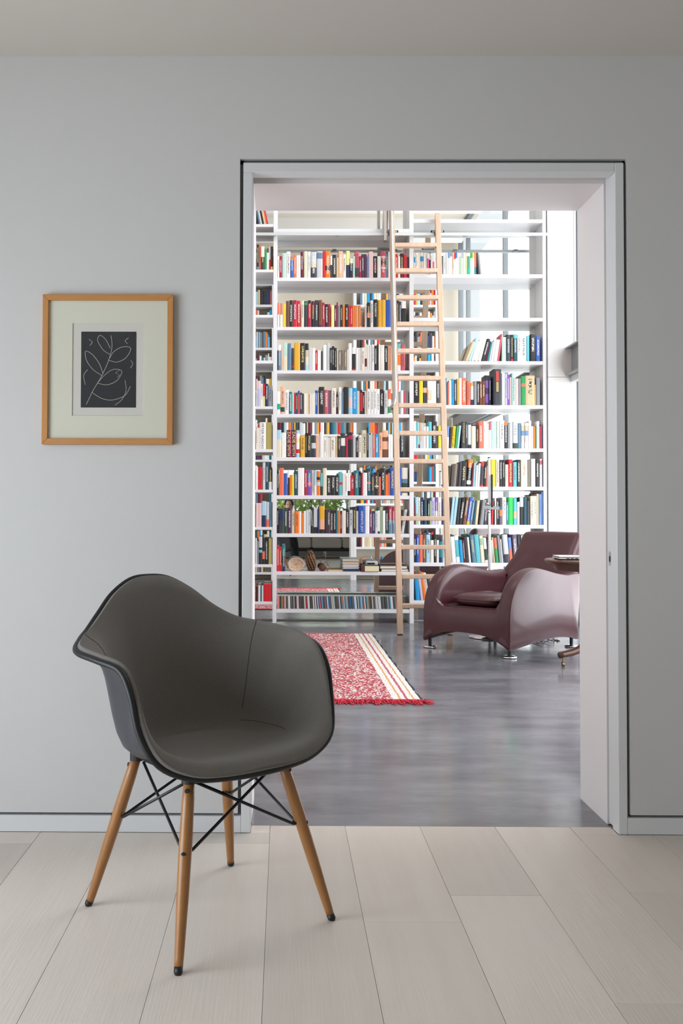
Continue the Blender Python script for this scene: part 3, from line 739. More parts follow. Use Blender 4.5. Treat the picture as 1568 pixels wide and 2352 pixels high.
for i, b in enumerate(BK):
    xf = book_xf(b) if b['lean'] else None
    if i in single:
        g = BookGeo(); g.book(b['wd'], b['ht'], b['dp'], b['base'], b['bands'], b['txt'], RB, xf)
        o = g.build('book', (b['x0'], b['Y'], b['z']))
        size = 'thick ' if b['wd'] > 0.042 else ('slim ' if b['wd'] < 0.022 else '')
        lean = 'leaning ' if abs(b['ang']) > 0.06 else ''
        lb = '%s%s%s book, %s from left, %s' % (lean, size, b['cname'], nth(b['n']), b['row'])
        if b['font'] == 'n': lb = 'thick white book lettered PÉTER NÁDAS in the narrow left bay'
        if b['font'] == 'i': lb = 'thick blue book lettered INFINITE JEST in the middle bay'
        if b['font'] == 'k': lb = 'thick ivory book lettered CAPITAL in red in the right bay'
        if b['font'] == 'c': lb = 'leaning yellow book lettered CYCLE OF LIES in the right bay'
        if b['font'] == 'v': lb = 'charcoal book lettered CIVILIZATIONS in gold in the right bay'
        if b['font'] == '9': lb = 'pale grey book lettered 1913 with a green foot, right bay'
        if b['font'] == 's': lb = 'large charcoal boxed book jutting out of the fourth row, right bay'
        tag(o, lb, 'book', 'books on the tall white shelves')
        b['o'] = o
        if b['font'] in FONTS:
            body, hx, fl_, fh = FONTS[b['font']]
            L = b['ht']*fl_; H = b['wd']*fh
            top0 = b['ht']*(0.05 if b['font'] not in 'i9k' else (0.19 if b['font'] == 'i' else 0.16))
            mbt = text_mb(body, L, H, (b['wd']*0.5-H*0.5, -min(0.12*b['wd'], 0.004)-0.0008, b['ht']-top0), (0, 0, -1), (1, 0, 0))
            if xf: mbt.v = [tuple(xf @ Vector(v)) for v in mbt.v]
            mbt.v = [(v[0]+b['x0'], v[1]+b['Y'], v[2]+b['z']) for v in mbt.v]
            lo = obj('lettering', mbt, mat('print_'+hx, hx, 0.5), o); lo['label'] = 'printed spine lettering'
        if b['font'] == 'z':
            e = mat('print_E0307A', 'E0307A', 0.5)
            xa = b['x0']+b['wd']*0.80
            obj('spine_stripe', MB().box(xa, b['x0']+b['wd']*0.985, b['Y']-0.0035, b['Y']-0.0005, b['z']+0.001, b['z']+b['ht']-0.001), e, o)
        if b['font'] == 's':
            X, Yb, Z, wd_, ht_ = b['x0'], b['Y'], b['z'], b['wd'], b['ht']
            obj('label_panel', MB().box(X+wd_*0.28, X+wd_*0.70, Yb-0.0055, Yb-0.004, Z+ht_*0.34, Z+ht_*0.95), mat('print_2C2E30', '2C2E30', 0.5), o)
            obj('label_panel', MB().box(X+wd_*0.32, X+wd_*0.66, Yb-0.0065, Yb-0.005, Z+ht_*0.66, Z+ht_*0.94), mat('print_C8403A', 'C8403A', 0.5), o)
            obj('label_panel', MB().box(X+wd_*0.34, X+wd_*0.64, Yb-0.0065, Yb-0.005, Z+ht_*0.36, Z+ht_*0.64), mat('print_B09A68', 'B09A68', 0.5), o)
    else:
        rest.book(b['wd'], b['ht'], b['dp'], b['base'], b['bands'], b['txt'], RB,
                  Matrix.Translation((b['x0'], b['Y'], b['z'])) @ (xf or Matrix.Identity(4)))
# the hidden left end of the narrow bay and the near bookcase (seen only in the mirror) are filled from the same stock
keys = ['wh', 'wh', 'cr', 'bk', 'bk', 'ch', 'rd', 'or', 'tl', 'st', 'nb', 'iv', 'sk', 'gy', 'lg', 'co', 'mr', 'gd', 'cy', 'dg', 'be']
for sh in (0, 1, 4, 5, 6, 7, 8):
    x = UX(586, B, 900)-0.005
    while x > bays[0][0]+0.06:
        wd = 0.014+0.03*RB.random()
        x -= wd+0.0005
        rest.book(wd, 0.18+0.08*RB.random(), 0.15, PAL[RB.choice(keys)][0], [], None, RB, Matrix.Translation((x, B+0.014, SZ[0][sh])))
# ---- near bookcase, built around the doorway and facing the mirror
nb = thing('bookcase', (0.5, WB, 0), 'white bookcase around the doorway, seen only in the mirror', 'bookcase')
ny0, ny1 = SL+0.021, WB
nzs = [0.12, 0.52, 0.86, 1.20, 1.54, 1.88, 2.28, 2.62, 2.96, 3.30, 3.64, 3.98, 4.32, 4.66]
nux = [(NBX0, NBX0+0.04), (oxL-0.085, oxL-0.037), (oxR+0.037, oxR+0.085), (NBX1-0.04, NBX1)]
for (a, b_) in nux: obj('upright', MB().box(a, b_, ny0, ny1, 0.0, 4.66), SHELF, nb)
nb_rows = []
for zi, zz in enumerate(nzs):
    for (a, b_) in ((nux[0][1], nux[1][0]), (nux[2][1], nux[3][0])):
        obj('shelf', MB().box(a, b_, ny0, ny1-0.002, zz-0.034, zz), SHELF, nb)
        if zi < 13: nb_rows.append((a, b_, zz))
obj('shelf', MB().box(nux[1][1], nux[2][0], ny0, ny1-0.002, 2.28-0.034, 2.28), SHELF, nb)
obj('shelf', MB().box(nux[1][1], nux[2][0], ny0, ny1-0.002, 2.60-0.034, 2.60), SHELF, nb)
nb_rows.append((nux[1][1], nux[2][0], 2.28))
for (a, b_, zz) in nb_rows:
    x = b_-0.002
    while True:
        wd = 0.014+0.034*RB.random()
        if x-wd < a+0.05: break
        x -= wd+0.0006
        if RB.random() < 0.03: x -= 0.08; continue
        rest.book(wd, 0.17+0.09*RB.random(), 0.15, PAL[RB.choice(keys)][0], [], None, RB, Matrix.Translation((x, WB-0.02, zz)), facing=1)
ro = rest.build('shelved_books')
tag(ro, 'remaining slim books filling the rows of the white bookcases', 'books', 'books on the tall white shelves', 'stuff')
# ================================================================ DISC ROW
zc = SZ[1][9]+0.0004
cdcols = """F0A080 F08090 3A3436 2A2A2A C8A850 4A2A30 D07080 D8D0C0 3A3A3A 505050 E8E8E4 F0F0EC 3A3A3E 6A6A70 2A2A30 C0B0A8 1A1A1C 3A3A40 E8D8D8 E8B8C0 3A3A3A 4A4A4C 3A3C44 2C2C30 505458 E8E4DC C02838 8A2430 E8E8E8
D8D8D8 2A2A2A 3A3A3A 48484C F4F4F0 6A5A58 F0F0F0 2A3040 D0D4D8 3A4A80 E06080 2A5068 80B0C0 205878 305060 D04858 304A60 E8E4E0 2A78B0 2A6090 50607A E0D8C0 C8C098 B8D0D8 3A3C40 4A4A50 505054 606468 E0E4E8 303034 2A88B8 E87838 A8C8D0 60788A 90A8B0 B8C0C0
3A3A3E 484040 1A78B8 2A2C30 607080 1C80B8 F0F0F0 E0E4E8 3A3436 C8D0D8 4A5A60 5098A8 D8D8DC 2A80B0 C83848 F0ECE8 404448 50B0B8 A8A8A0 8A5A40 303030 484840 E8E0D0 505050 585860 C8B0B8 E8E8EC 90B0B0 F4F4F4 F0F0F0 3A3C40 4A4A4A 606468 303436 404448 505458
A8ACB0 505050 2A90C8 E8E8E8 F0F4F4 303438 2A6048 E84870 282828 3A2028 C0D8D0 2A2A2A 484848 303028 3A3830 806040 303030 2A2826""".split()
CLEAR = mat('jewel_case_plastic', 'A9B0AC', 0.2)
xa, xb = bays[1][0]+0.004, bays[1][1]-0.02
n = len(cdcols); pitch = (xb-xa)/n
lean_cd = math.radians(-5)
for i, h in enumerate(cdcols):
    x0 = xa+i*pitch+0.004; wd = pitch*0.93; Y = B+0.010+0.003*R.random(); hh = 0.124; dp = 0.138
    tilt = lean_cd*min(1.0, i/40.0)
    rot = Matrix.Translation((x0, Y, zc)) @ Matrix.Rotation(tilt, 4, 'Y')
    def tf(mb_): mb_.v = [tuple(rot @ Vector(v)) for v in mb_.v]; return mb_
    o = obj('disc_case', tf(MB().box(0, wd, 0.0012, dp, 0, hh)), CLEAR, None, origin=(x0, Y, zc))
    obj('spine_card', tf(MB().box(wd*0.10, wd*0.90, 0, 0.0012, 0.004, hh-0.004)), mat('disc_'+h, h, 0.35), o)
    r_, g_, b_ = (int(h[k:k+2], 16) for k in (0, 2, 4))
    mxv, mnv = max(r_, g_, b_), min(r_, g_, b_)
    if mxv-mnv < 36: cn = 'white' if mxv > 205 else ('grey' if mxv > 85 else 'black')
    elif r_ == mxv: cn = 'pink' if b_ > 110 else ('orange' if g_ > 105 else 'red')
    elif b_ == mxv: cn = 'blue'
    else: cn = 'green'
    tag(o, 'slim disc case with %s spine, %s from left in the disc row' % (cn, nth(i+1)), 'disc case', 'row of discs on the lowest middle shelf')
# ================================================================ SHELF OBJECTS (pine cone shelf)
zs8 = SZ[1][8]+0.0004
s3 = 300/1568
def P8(x, y, Y=B+0.03): return U(640+x*s3, 1230+y*s3, Y)
# geode
gc = P8(207, 350)
gm = mat('geode_rind', 'DDD3C5', 0.8, noise=((60, 60, 60), 0.6, 'B59A80', 5), bump=((120, 120, 120), 0.6))
gi = mat('geode_crystal', 'B07C50', 0.35, noise=((130, 130, 130), 0.5, 'F0DCC4', 6), bump=((220, 220, 220), 1.0))
geo = thing('geode', (gc.x, B+0.08, zs8), 'halved stone geode with a rough brown crystal face', 'geode')
rows = []
gw, gh = 0.079, 0.063
for i in range(13):
    a = i/12*math.pi/2
    ring = []
    for j in range(36):
        t = 2*math.pi*j/36
        bump_ = 1+0.035*math.sin(3*t+1)+0.025*math.sin(5*t)
        rr = math.cos(a)*bump_
        ring.append((gc.x+gw*rr*math.cos(t), B+0.045+0.075*math.sin(a), max(zs8, zs8+gh+gh*rr*math.sin(t))))
    rows.append(ring)
obj('rind', MB().grid(rows, True), gm, geo, smooth=True)
rg = random.Random(5)
rows = []
for i in range(9):
    rr = 1-i/8.0*0.97
    ring = []
    for j in range(36):
        t = 2*math.pi*j/36
        bump_ = 1+0.035*math.sin(3*t+1)+0.025*math.sin(5*t)
        dip = 0.0 if i < 2 else 0.012*(1-rr)+0.006*rg.random()
        ring.append((gc.x+gw*rr*bump_*math.cos(t), B+0.045+dip-0.002*(i == 1), max(zs8, zs8+gh+gh*rr*bump_*math.sin(t))))
    rows.append(ring)
obj('crystal_face', MB().grid(rows, True), gi, geo)
# pine cone: overlapping woody scales on a core
pc = P8(400, 425)
cone = thing('pine_cone', (pc.x, B+0.085, zs8), 'large upright brown pine cone on the shelf', 'pine cone')
ph = 0.183
def crad(t): return 0.047*math.sin((0.17+0.72*t)*math.pi)**0.55*(1.08-0.26*t)
tilt = Matrix.Translation((pc.x, B+0.085, zs8)) @ Matrix.Rotation(math.radians(-5), 4, 'Y')
core = MB().lathe([(crad(t/10)*0.72, t/10*ph) for t in range(11)], n=14)
core.v = [tuple(tilt @ Vector(v)) for v in core.v]
obj('core', core, mat('cone_core', '3A2218', 0.8), cone, smooth=True)
pcm = mat('cone_scale', '4A2A1C', 0.6)
def cone_tips():
    nt = pcm.node_tree; tc = nt.nodes.new('ShaderNodeTexCoord'); sp = nt.nodes.new('ShaderNodeSeparateXYZ')
    nt.links.new(tc.outputs['Object'], sp.inputs[0])
    rp = nt.nodes.new('ShaderNodeValToRGB')
    rp.color_ramp.elements[0].position = 0.45; rp.color_ramp.elements[0].color = (*hexc('4A2A1C'), 1)
    rp.color_ramp.elements[1].position = 0.75; rp.color_ramp.elements[1].color = (*hexc('C49C76'), 1)
    nt.links.new(sp.outputs[0], rp.inputs[0]); nt.links.new(rp.outputs[0], nt.nodes['Principled BSDF'].inputs['Base Color'])
cone_tips()
scale_me = None
rows_n = 13
for i in range(rows_n):
    t = (i+0.5)/rows_n
    m_ = 10 if t < 0.75 else 7
    for j in range(m_):
        a = 2*math.pi*(j+0.5*(i % 2))/m_+0.2*i
        r_ = crad(t); s_ = 0.0175*(0.62+0.45*math.sin(t*math.pi))
        if scale_me is None:
            sm_ = MB().add([(-0.3, -0.4, -0.25), (-0.3, 0.4, -0.25), (0.55, 0.75, 0.0), (1.0, 0.0, 0.35), (0.55, -0.75, 0.0), (-0.3, 0, 0.15), (0.75, 0, 0.45)],
                           [(0, 4, 3, 2, 1), (5, 1, 2, 6), (5, 6, 4, 0), (6, 2, 3), (6, 3, 4), (5, 0, 1)])
            scale_me = bpy.data.meshes.new('scale'); scale_me.from_pydata(sm_.v, [], sm_.f); scale_me.materials.append(pcm)
        o = bpy.data.objects.new('scale', scale_me); COL.objects.link(o); o.parent = cone
        p_ = tilt @ Vector((math.cos(a)*r_*0.82, math.sin(a)*r_*0.82, t*ph))
        o.location = p_-worldloc(cone)
        o.rotation_euler = (0, math.radians(-18-40*t), a)
        o.scale = (s_, s_, s_)
# seed pod with twigs
sp_ = P8(525, 425)
pod = thing('seed_pod', (sp_.x, B+0.06, zs8), 'small dark round seed pod with dry twigs', 'seed pod')
podm = mat('pod_brown', '4A2C24', 0.75, noise=((90, 90, 90), 0.6, '6B4436', 4), bump=((150, 150, 150), 0.8))
rows = []
for i in range(11):
    a = -math.pi/2+math.pi*i/10
    rows.append([(sp_.x+0.034*math.cos(a)*math.cos(t)*(1+0.12*math.cos(7*t)), B+0.06+0.034*math.cos(a)*math.sin(t)*(1+0.12*math.cos(7*t)), zs8+0.031+0.031*math.sin(a)) for t in [2*math.pi*j/28 for j in range(28)]])
obj('pod_body', MB().grid(rows, True), podm, pod, smooth=True)
twm = mat('dry_twig', '8A6A50', 0.8)
for pts in ([(0.0, 0, 0.055), (-0.01, 0.0, 0.09), (-0.012, 0, 0.12)], [(0.02, 0, 0.045), (0.05, 0, 0.07), (0.075, -0.01, 0.085)], [(-0.012, 0, 0.10), (-0.03, 0, 0.112)], [(0.05, 0, 0.07), (0.06, 0, 0.045), (0.075, 0, 0.03)], [(-0.02, -0.02, 0.02), (-0.045, -0.03, 0.004)]):
    obj('twig', MB().tube([(sp_.x+p[0], B+0.06+p[1], zs8+p[2]) for p in pts], 0.0022, 6), twm, pod)
# paper notebook lying flat
nx0, nx1 = P8(592, 420).x, P8(772, 420).x
npad = thing('notebook', ((nx0+nx1)/2, B+0.08, zs8), 'thin beige notebook lying flat beside the seed pod', 'notebook')
obj('page_block', MB().box(nx0+0.002, nx1-0.002, B+0.022, B+0.15, zs8+0.0015, zs8+0.013), mat('aged_paper', 'D8C6A4', 0.8), npad)
obj('cover', MB().box(nx0, nx1, B+0.02, B+0.152, zs8, zs8+0.0015).box(nx0, nx1, B+0.021, B+0.152, zs8+0.013, zs8+0.0145), mat('manila_card', 'C2A47C', 0.7), npad)
# navy book with discs piled on it
sx0, sx1 = P8(772, 420).x, P8(968, 420).x
nv = thing('book', ((sx0+sx1)/2, B+0.09, zs8), 'navy book lying flat under a pile of disc cases', 'book', 'books lying on the pine cone shelf')
obj('cover', MB().box(sx0, sx1, B+0.016, B+0.165, zs8, zs8+0.003).box(sx0, sx1, B+0.016, B+0.165, zs8+0.021, zs8+0.024).box(sx0, sx1, B+0.014, B+0.018, zs8, zs8+0.024), mat('navy_cloth', '22355E', 0.6), nv)
obj('page_block', MB().box(sx0+0.003, sx1-0.003, B+0.018, B+0.16, zs8+0.003, zs8+0.021), mat('page_white', 'E8E2D4', 0.8), nv)
zz = zs8+0.0245
for i, h in enumerate(['E8E4DC', 'C9C2BC', 'EDEDEA', 'D8D4CE', 'B8B0AA', 'F0EEE8', 'C8504A', 'D9DAD6', 'C9CF4E']):
    j = 0.004*math.sin(i*2.3)
    o = obj('disc_case', MB().box(sx0-0.004+j, sx1-0.004+j, B+0.02, B+0.16, zz, zz+0.0098), CLEAR, None, origin=((sx0+sx1)/2, B+0.09, zz))
    obj('spine_card', MB().box(sx0+j, sx1-0.01+j, B+0.0188, B+0.02, zz+0.0015, zz+0.0083), mat('disc_'+h, h, 0.35), o)
    tag(o, 'disc case lying flat, %s from bottom in the shelf pile' % nth(i+1), 'disc case', 'pile of disc cases on the navy book')
    zz += 0.0101
# square cream book block
qx0, qx1 = P8(985, 420).x, P8(1198, 420).x
qb = thing('book', ((qx0+qx1)/2, B+0.07, zs8), 'squat maroon book lying flat with cream page edges', 'book', 'books lying on the pine cone shelf')
obj('page_block', MB().box(qx0+0.035, qx1, B-0.004, B+0.13, zs8+0.003, zs8+0.053), mat('cream_pages', 'E9E2B8', 0.8), qb)
obj('cover', MB().box(qx0, qx1, B-0.006, B+0.135, zs8, zs8+0.003).box(qx0, qx1, B-0.002, B+0.135, zs8+0.053, zs8+0.056).box(qx0, qx0+0.035, B-0.004, B+0.135, zs8+0.003, zs8+0.053), mat('maroon_cloth', '5B2F38', 0.6), qb)
rx0, rx1 = P8(1045, 340).x, P8(1188, 340).x
rz = zs8+0.0565
rad = thing('radio', ((rx0+rx1)/2, B+0.07, rz), 'small rounded grey radio resting on the squat maroon book', 'radio')
obj('case', MB().box(rx0, rx1, B+0.02, B+0.11, rz, rz+0.042), mat('radio_grey', 'B7BEC2', 0.35), rad, bevel=0.015, seg=4)
obj('display', MB().box(rx0+0.012, rx1-0.03, B+0.0185, B+0.021, rz+0.010, rz+0.026), BLACK, rad)
obj('handle', MB().tube([(rx0+0.01, B+0.06, rz+0.038), (rx0+0.015, B+0.06, rz+0.05), (rx1-0.015, B+0.06, rz+0.05), (rx1-0.01, B+0.06, rz+0.038)], 0.003, 6), CHROME, rad)
# flat pair of dark books at the right end
tx0, tx1 = P8(1225, 420).x, min(P8(1556, 420).x, bays[1][1]-0.004)
zz = zs8
for i, (cv, hgt) in enumerate((('6A4A48', 0.026), ('4A2E2A', 0.030))):
    o = thing('book', ((tx0+tx1)/2, B+0.09, zz), ['brown book lying flat, lower of two beside the ladder', 'dark brown book lying flat, upper of two beside the ladder'][i], 'book', 'books lying on the pine cone shelf')
    d = -0.012*i
    obj('cover', MB().box(tx0+d, tx1+d, B+0.008, B+0.19, zz, zz+0.003).box(tx0+d, tx1+d, B+0.008, B+0.19, zz+hgt-0.003, zz+hgt).box(tx0+d, tx0+d+0.004, B+0.008, B+0.19, zz, zz+hgt), mat('cover_'+cv, cv, 0.6), o)
    obj('page_block', MB().box(tx0+d+0.004, tx1+d-0.004, B+0.012, B+0.185, zz+0.003, zz+hgt-0.003), mat('page_white', 'E8E2D4', 0.8), o)
    zz += hgt+0.0004
# ================================================================ LADDER
lf = UF(918, 1457.5)
lt_y = B-0.075
ltz = UZ(538, lt_y, 905)
def rail_pts(pxt, pyt, pxb, zb=0.0):
    a = Vector((UX(pxb, lf.y, 1457), lf.y, 0))
    b = U(pxt, pyt, lt_y); 
    b.z = ltz
    return a, b
la, lb = rail_pts(899.8, 538, 918.5)
ra, rb2 = rail_pts(1005.5, 538, 1033)
lad = thing('library_ladder', ((la.x+ra.x)/2, lf.y, 0), 'pale ash library ladder leaning on the bookcase rail', 'ladder')
ltop = la+(lb-la)*1.12
rtop = ra+(rb2-ra)*((UZ(491, lt_y+0.02, 1004)-0)/ltz)
nrm = (lb-la).normalized()
obj('stile', MB().bar(la+Vector((0,0,0.001)), ltop, 0.047, 0.062), ASH, lad, bevel=0.004, seg=2)
obj('stile', MB().bar(ra+Vector((0,0,0.001)), rtop, 0.047, 0.062), ASH, lad, bevel=0.004, seg=2)
rung_y = [564, 622.5, 684, 745, 806.5, 869, 931.5, 995, 1059.5, 1124.5, 1190.5, 1256.5, 1324, 1391.5]
for py in rung_y:
    # parameter along the left stile whose projection lies at this pixel row
    lo, hi = 0.0, 1.1
    for _ in range(30):
        md = (lo+hi)/2; p = la+(lb-la)*md; d = p-EYE
        yy = C0[1]-F*d.dot(CU)/d.dot(CF)
        if yy > py: lo = md
        else: hi = md
    p = la+(lb-la)*lo; q = ra+(rb2-ra)*lo
    obj('rung', MB().box(p.x+0.022, q.x-0.022, p.y-0.034, p.y+0.034, p.z-0.019, p.z+0.019), ASH, lad, bevel=0.006, seg=2)
# steel hand rail on the left stile
def lst(t, off=-0.018, dy=-0.045): 
    p = la+(lb-la)*t; return Vector((p.x+off+0.012, p.y+dy-0.02, p.z))
pts = [lst(1.11), lst(1.0), lst(0.8), lst(0.62), lst(0.575), lst(0.555, -0.03, -0.04), lst(0.545, -0.05, -0.02), lst(0.54, -0.055, 0.015)]
obj('hand_rail', MB().tube(catmull(pts, 6), 0.0155, 12), BRUSH, lad, smooth=True)
obj('hand_rail_end', MB().tube([lst(0.54, -0.055, 0.015), lst(0.541, -0.02, 0.022)], 0.014, 10), BRUSH, lad)
for nm, p in (('left', lb), ('right', rb2)):
    h = obj('hook_bracket', MB().box(p.x-0.03, p.x+0.03, p.y+0.03, B-0.05, ltz-0.012, ltz+0.045).box(p.x-0.05, p.x+0.05, B-0.056, B-0.024, rz1, rz1+0.022), STEEL, lad)
    obj('roller', MB().tube([(p.x-0.062, B-0.04, rz1+0.012), (p.x-0.05, B-0.04, rz1+0.012)], 0.012, 12), BLACK, h)
    obj('roller', MB().tube([(p.x+0.05, B-0.04, rz1+0.012), (p.x+0.062, B-0.04, rz1+0.012)], 0.012, 12), BLACK, h)
gx = la.x-0.06
obj('guide_plate', MB().box(lb.x-0.075, lb.x-0.05, lt_y-0.01, B-0.028, ltz-0.06, ltz+0.5), BRUSH, lad)
# ================================================================ RUG
ry0, ry1 = UF(800, 1609).y, UF(780, 1456).y
rxr = UF(968, 1609).x; rxl = rxr-1.78
def rug_mat():
    m = bpy.data.materials.new('kilim_weave'); m.use_nodes = True
    nt = m.node_tree; p = nt.nodes['Principled BSDF']; p.inputs['Roughness'].default_value = 0.95
    p.inputs['Specular IOR Level'].default_value = 0.1
    tc = nt.nodes.new('ShaderNodeTexCoord')
    sp = nt.nodes.new('ShaderNodeSeparateXYZ'); nt.links.new(tc.outputs['Object'], sp.inputs[0])
    # wavy stripe coordinate
    nz = nt.nodes.new('ShaderNodeTexNoise'); nz.inputs['Scale'].default_value = 14; nt.links.new(tc.outputs['Object'], nz.inputs['Vector'])
    wv = nt.nodes.new('ShaderNodeMath'); wv.operation = 'MULTIPLY_ADD'; wv.inputs[1].default_value = 0.016
    nt.links.new(nz.outputs['Fac'], wv.inputs[0]); nt.links.new(sp.outputs[0], wv.inputs[2])
    mr = nt.nodes.new('ShaderNodeMapRange'); hw = (rxr-rxl)/2
    mr.inputs[1].default_value = hw-0.155+0.008; mr.inputs[2].default_value = hw+0.008
    nt.links.new(wv.outputs[0], mr.inputs[0])
    rp = nt.nodes.new('ShaderNodeValToRGB'); rp.color_ramp.interpolation = 'CONSTANT'
    stops = [(0, 'E6E1DB'), (0.22, 'D6A06C'), (0.29, 'E6E1DC'), (0.44, 'BF6076'), (0.53, 'E6E1DC'), (0.70, 'D6A06C'), (0.76, 'E6E1DC'), (0.94, '3A4048')]
    cr_ = rp.color_ramp
    while len(cr_.elements) < len(stops): cr_.elements.new(0.5)
    for e, (t, h) in zip(cr_.elements, stops): e.position = t; e.color = (*hexc(h), 1)
    nt.links.new(mr.outputs[0], rp.inputs[0])
    # field: woven knots of red, white, rust
    mp = nt.nodes.new('ShaderNodeMapping'); mp.inputs['Scale'].default_value = (105, 62, 1); nt.links.new(tc.outputs['Object'], mp.inputs[0])
    vo = nt.nodes.new('ShaderNodeTexVoronoi'); vo.inputs['Scale'].default_value = 1; nt.links.new(mp.outputs[0], vo.inputs['Vector'])
    sc_ = nt.nodes.new('ShaderNodeSeparateColor'); nt.links.new(vo.outputs['Color'], sc_.inputs[0])
    n2 = nt.nodes.new('ShaderNodeTexNoise'); n2.inputs['Scale'].default_value = 4.5; n2.inputs['Detail'].default_value = 2; nt.links.new(tc.outputs['Object'], n2.inputs['Vector'])
    ad = nt.nodes.new('ShaderNodeMath'); ad.operation = 'MULTIPLY_ADD'; ad.inputs[1].default_value = 0.5; ad.inputs[2].default_value = -0.25
    nt.links.new(n2.outputs['Fac'], ad.inputs[0])
    a2 = nt.nodes.new('ShaderNodeMath'); a2.operation = 'ADD'; nt.links.new(ad.outputs[0], a2.inputs[0]); nt.links.new(sc_.outputs[0], a2.inputs[1])
    r2 = nt.nodes.new('ShaderNodeValToRGB'); r2.color_ramp.interpolation = 'CONSTANT'
    s2 = [(0, 'AE4452'), (0.22, 'C2626C'), (0.38, 'DCC4C2'), (0.54, 'C07A64'), (0.64, 'E4DAD6'), (0.80, 'B85562'), (0.95, '86585E')]
    while len(r2.color_ramp.elements) < len(s2): r2.color_ramp.elements.new(0.5)
    for e, (t, h) in zip(r2.color_ramp.elements, s2): e.position = t; e.color = (*hexc(h), 1)
    nt.links.new(a2.outputs[0], r2.inputs[0])
    gt = nt.nodes.new('ShaderNodeMath'); gt.operation = 'GREATER_THAN'; gt.inputs[1].default_value = hw-0.155+0.008; nt.links.new(wv.outputs[0], gt.inputs[0])
    mx = nt.nodes.new('ShaderNodeMix'); mx.data_type = 'RGBA'
    nt.links.new(gt.outputs[0], mx.inputs[0]); nt.links.new(r2.outputs[0], mx.inputs[6]); nt.links.new(rp.outputs[0], mx.inputs[7])
    # red binding at the far edge
    g2 = nt.nodes.new('ShaderNodeMath'); g2.operation = 'GREATER_THAN'; g2.inputs[1].default_value = (ry1-ry0)/2-0.035; nt.links.new(sp.outputs[1], g2.inputs[0])
    m3 = nt.nodes.new('ShaderNodeMix'); m3.data_type = 'RGBA'; m3.inputs[7].default_value = (*hexc('D03848'), 1)
    nt.links.new(g2.outputs[0], m3.inputs[0]); nt.links.new(mx.outputs[2], m3.inputs[6])
    nt.links.new(m3.outputs[2], p.inputs['Base Color'])
    b = nt.nodes.new('ShaderNodeBump'); b.inputs['Strength'].default_value = 0.7; b.inputs['Distance'].default_value = 0.006
    nt.links.new(vo.outputs['Distance'], b.inputs['Height']); nt.links.new(b.outputs[0], p.inputs['Normal'])
    return m
rc = Vector(((rxl+rxr)/2, (ry0+ry1)/2, 0.0))
rug = thing('rug', rc, 'red and white flat-woven rug with striped border and fringe', 'rug')
mb = MB(); nr = 90; top = []; rr_ = random.Random(2)
wob = [0.006*math.sin(i*0.7)+0.004*rr_.uniform(-1, 1) for i in range(nr+1)]
for zt in (0.007,):
    rows = []
    for i in range(nr+1):
        y = ry0+(ry1-ry0)*i/nr
        zz_ = zt+(0.0012 if i % 2 else 0)
        rows.append([(rxl+wob[i], y, 0.0006), (rxl+wob[i], y, zz_)]+[(rxl+(rxr-rxl)*k/6, y, zz_) for k in range(1, 6)]+[(rxr+wob[i], y, zz_), (rxr+wob[i], y, 0.0006)])
    mb.grid(rows)
    mb.f.append(tuple(range(8, -1, -1))); n0 = nr*9; mb.f.append(tuple(range(n0, n0+9)))
wv_ = obj('woven_field', mb, rug_mat(), rug)
fm = mat('red_fringe', 'D9364C', 0.9)
mb = MB(); rf = random.Random(9)
x = rxl
while x < rxr+0.02:
    L = rf.uniform(0.07, 0.135); a = rf.uniform(-0.6, 0.6)+0.25
    p0 = (x, ry0+0.004, 0.006); p1 = (x+math.sin(a)*L*0.5+rf.uniform(-.004, .004), ry0-L*0.5, rf.uniform(0.005, 0.014)); p2 = (x+math.sin(a)*L, ry0-L*math.cos(a), 0.003)
    mb.tube([p0, p1, p2], [0.0028, 0.0028, 0.0018], 4)
    x += rf.uniform(0.0025, 0.0055)
fo = obj('fringe', mb, fm, rug); fo['kind'] = 'stuff'; fo['label'] = 'tangled bright red fringe'
# ================================================================ ARMCHAIR
fl_ = UF(999, 1485); frr = UF(1169, 1512); rrr = UF(1302, 1480)
ua = (Vector((frr.x-fl_.x, frr.y-fl_.y, 0))).normalized()
va = (Vector((rrr.x-frr.x, rrr.y-frr.y, 0))).normalized()
vperp = Vector((-ua.y, ua.x, 0)) 
VA = (va+vperp).normalized(); UA = Vector((VA.y, -VA.x, 0))
fc = (fl_+frr)/2; fc.z = 0
HWD = 0.385
AO = fc - VA*0.04
def AC(u, v, z): return AO+UA*u+VA*v+Vector((0, 0, z))
arm = thing('armchair', AC(0, 0.45, 0), 'maroon leather armchair with sweeping arms on chrome feet', 'armchair')
LEA = mat('maroon_leather', '43171D', 0.42, noise=((9, 9, 9), 0.8, '4E212B', 4), bump=((420, 420, 420), 0.12), coat=0.4)
prof = [(-.03,.052),(-.036,.13),(-.036,.28),(-.01,.41),(.06,.522),(.16,.592),(.26,.62),(.36,.625),(.47,.607),(.6,.582),(.75,.563),(.87,.565),(.955,.555),(.945,.45),(.918,.3),(.902,.15),(.90,.055),(.8,.072),(.6,.09),(.35,.082),(.12,.06)]
pl2 = catmull([(a, b, 0) for a, b in prof], 5, True)
def offset2(pts, d):
    n_ = len(pts); out = []
    for i in range(n_):
        t = (pts[(i+1) % n_]-pts[i-1]).normalized()
        out.append(pts[i]+Vector((t.y, -t.x, 0))*(-d))
    return out
def arch(u):
    e = min(1.0, abs(u)/(HWD-0.008))
    return 0.150-0.098*e**2.8
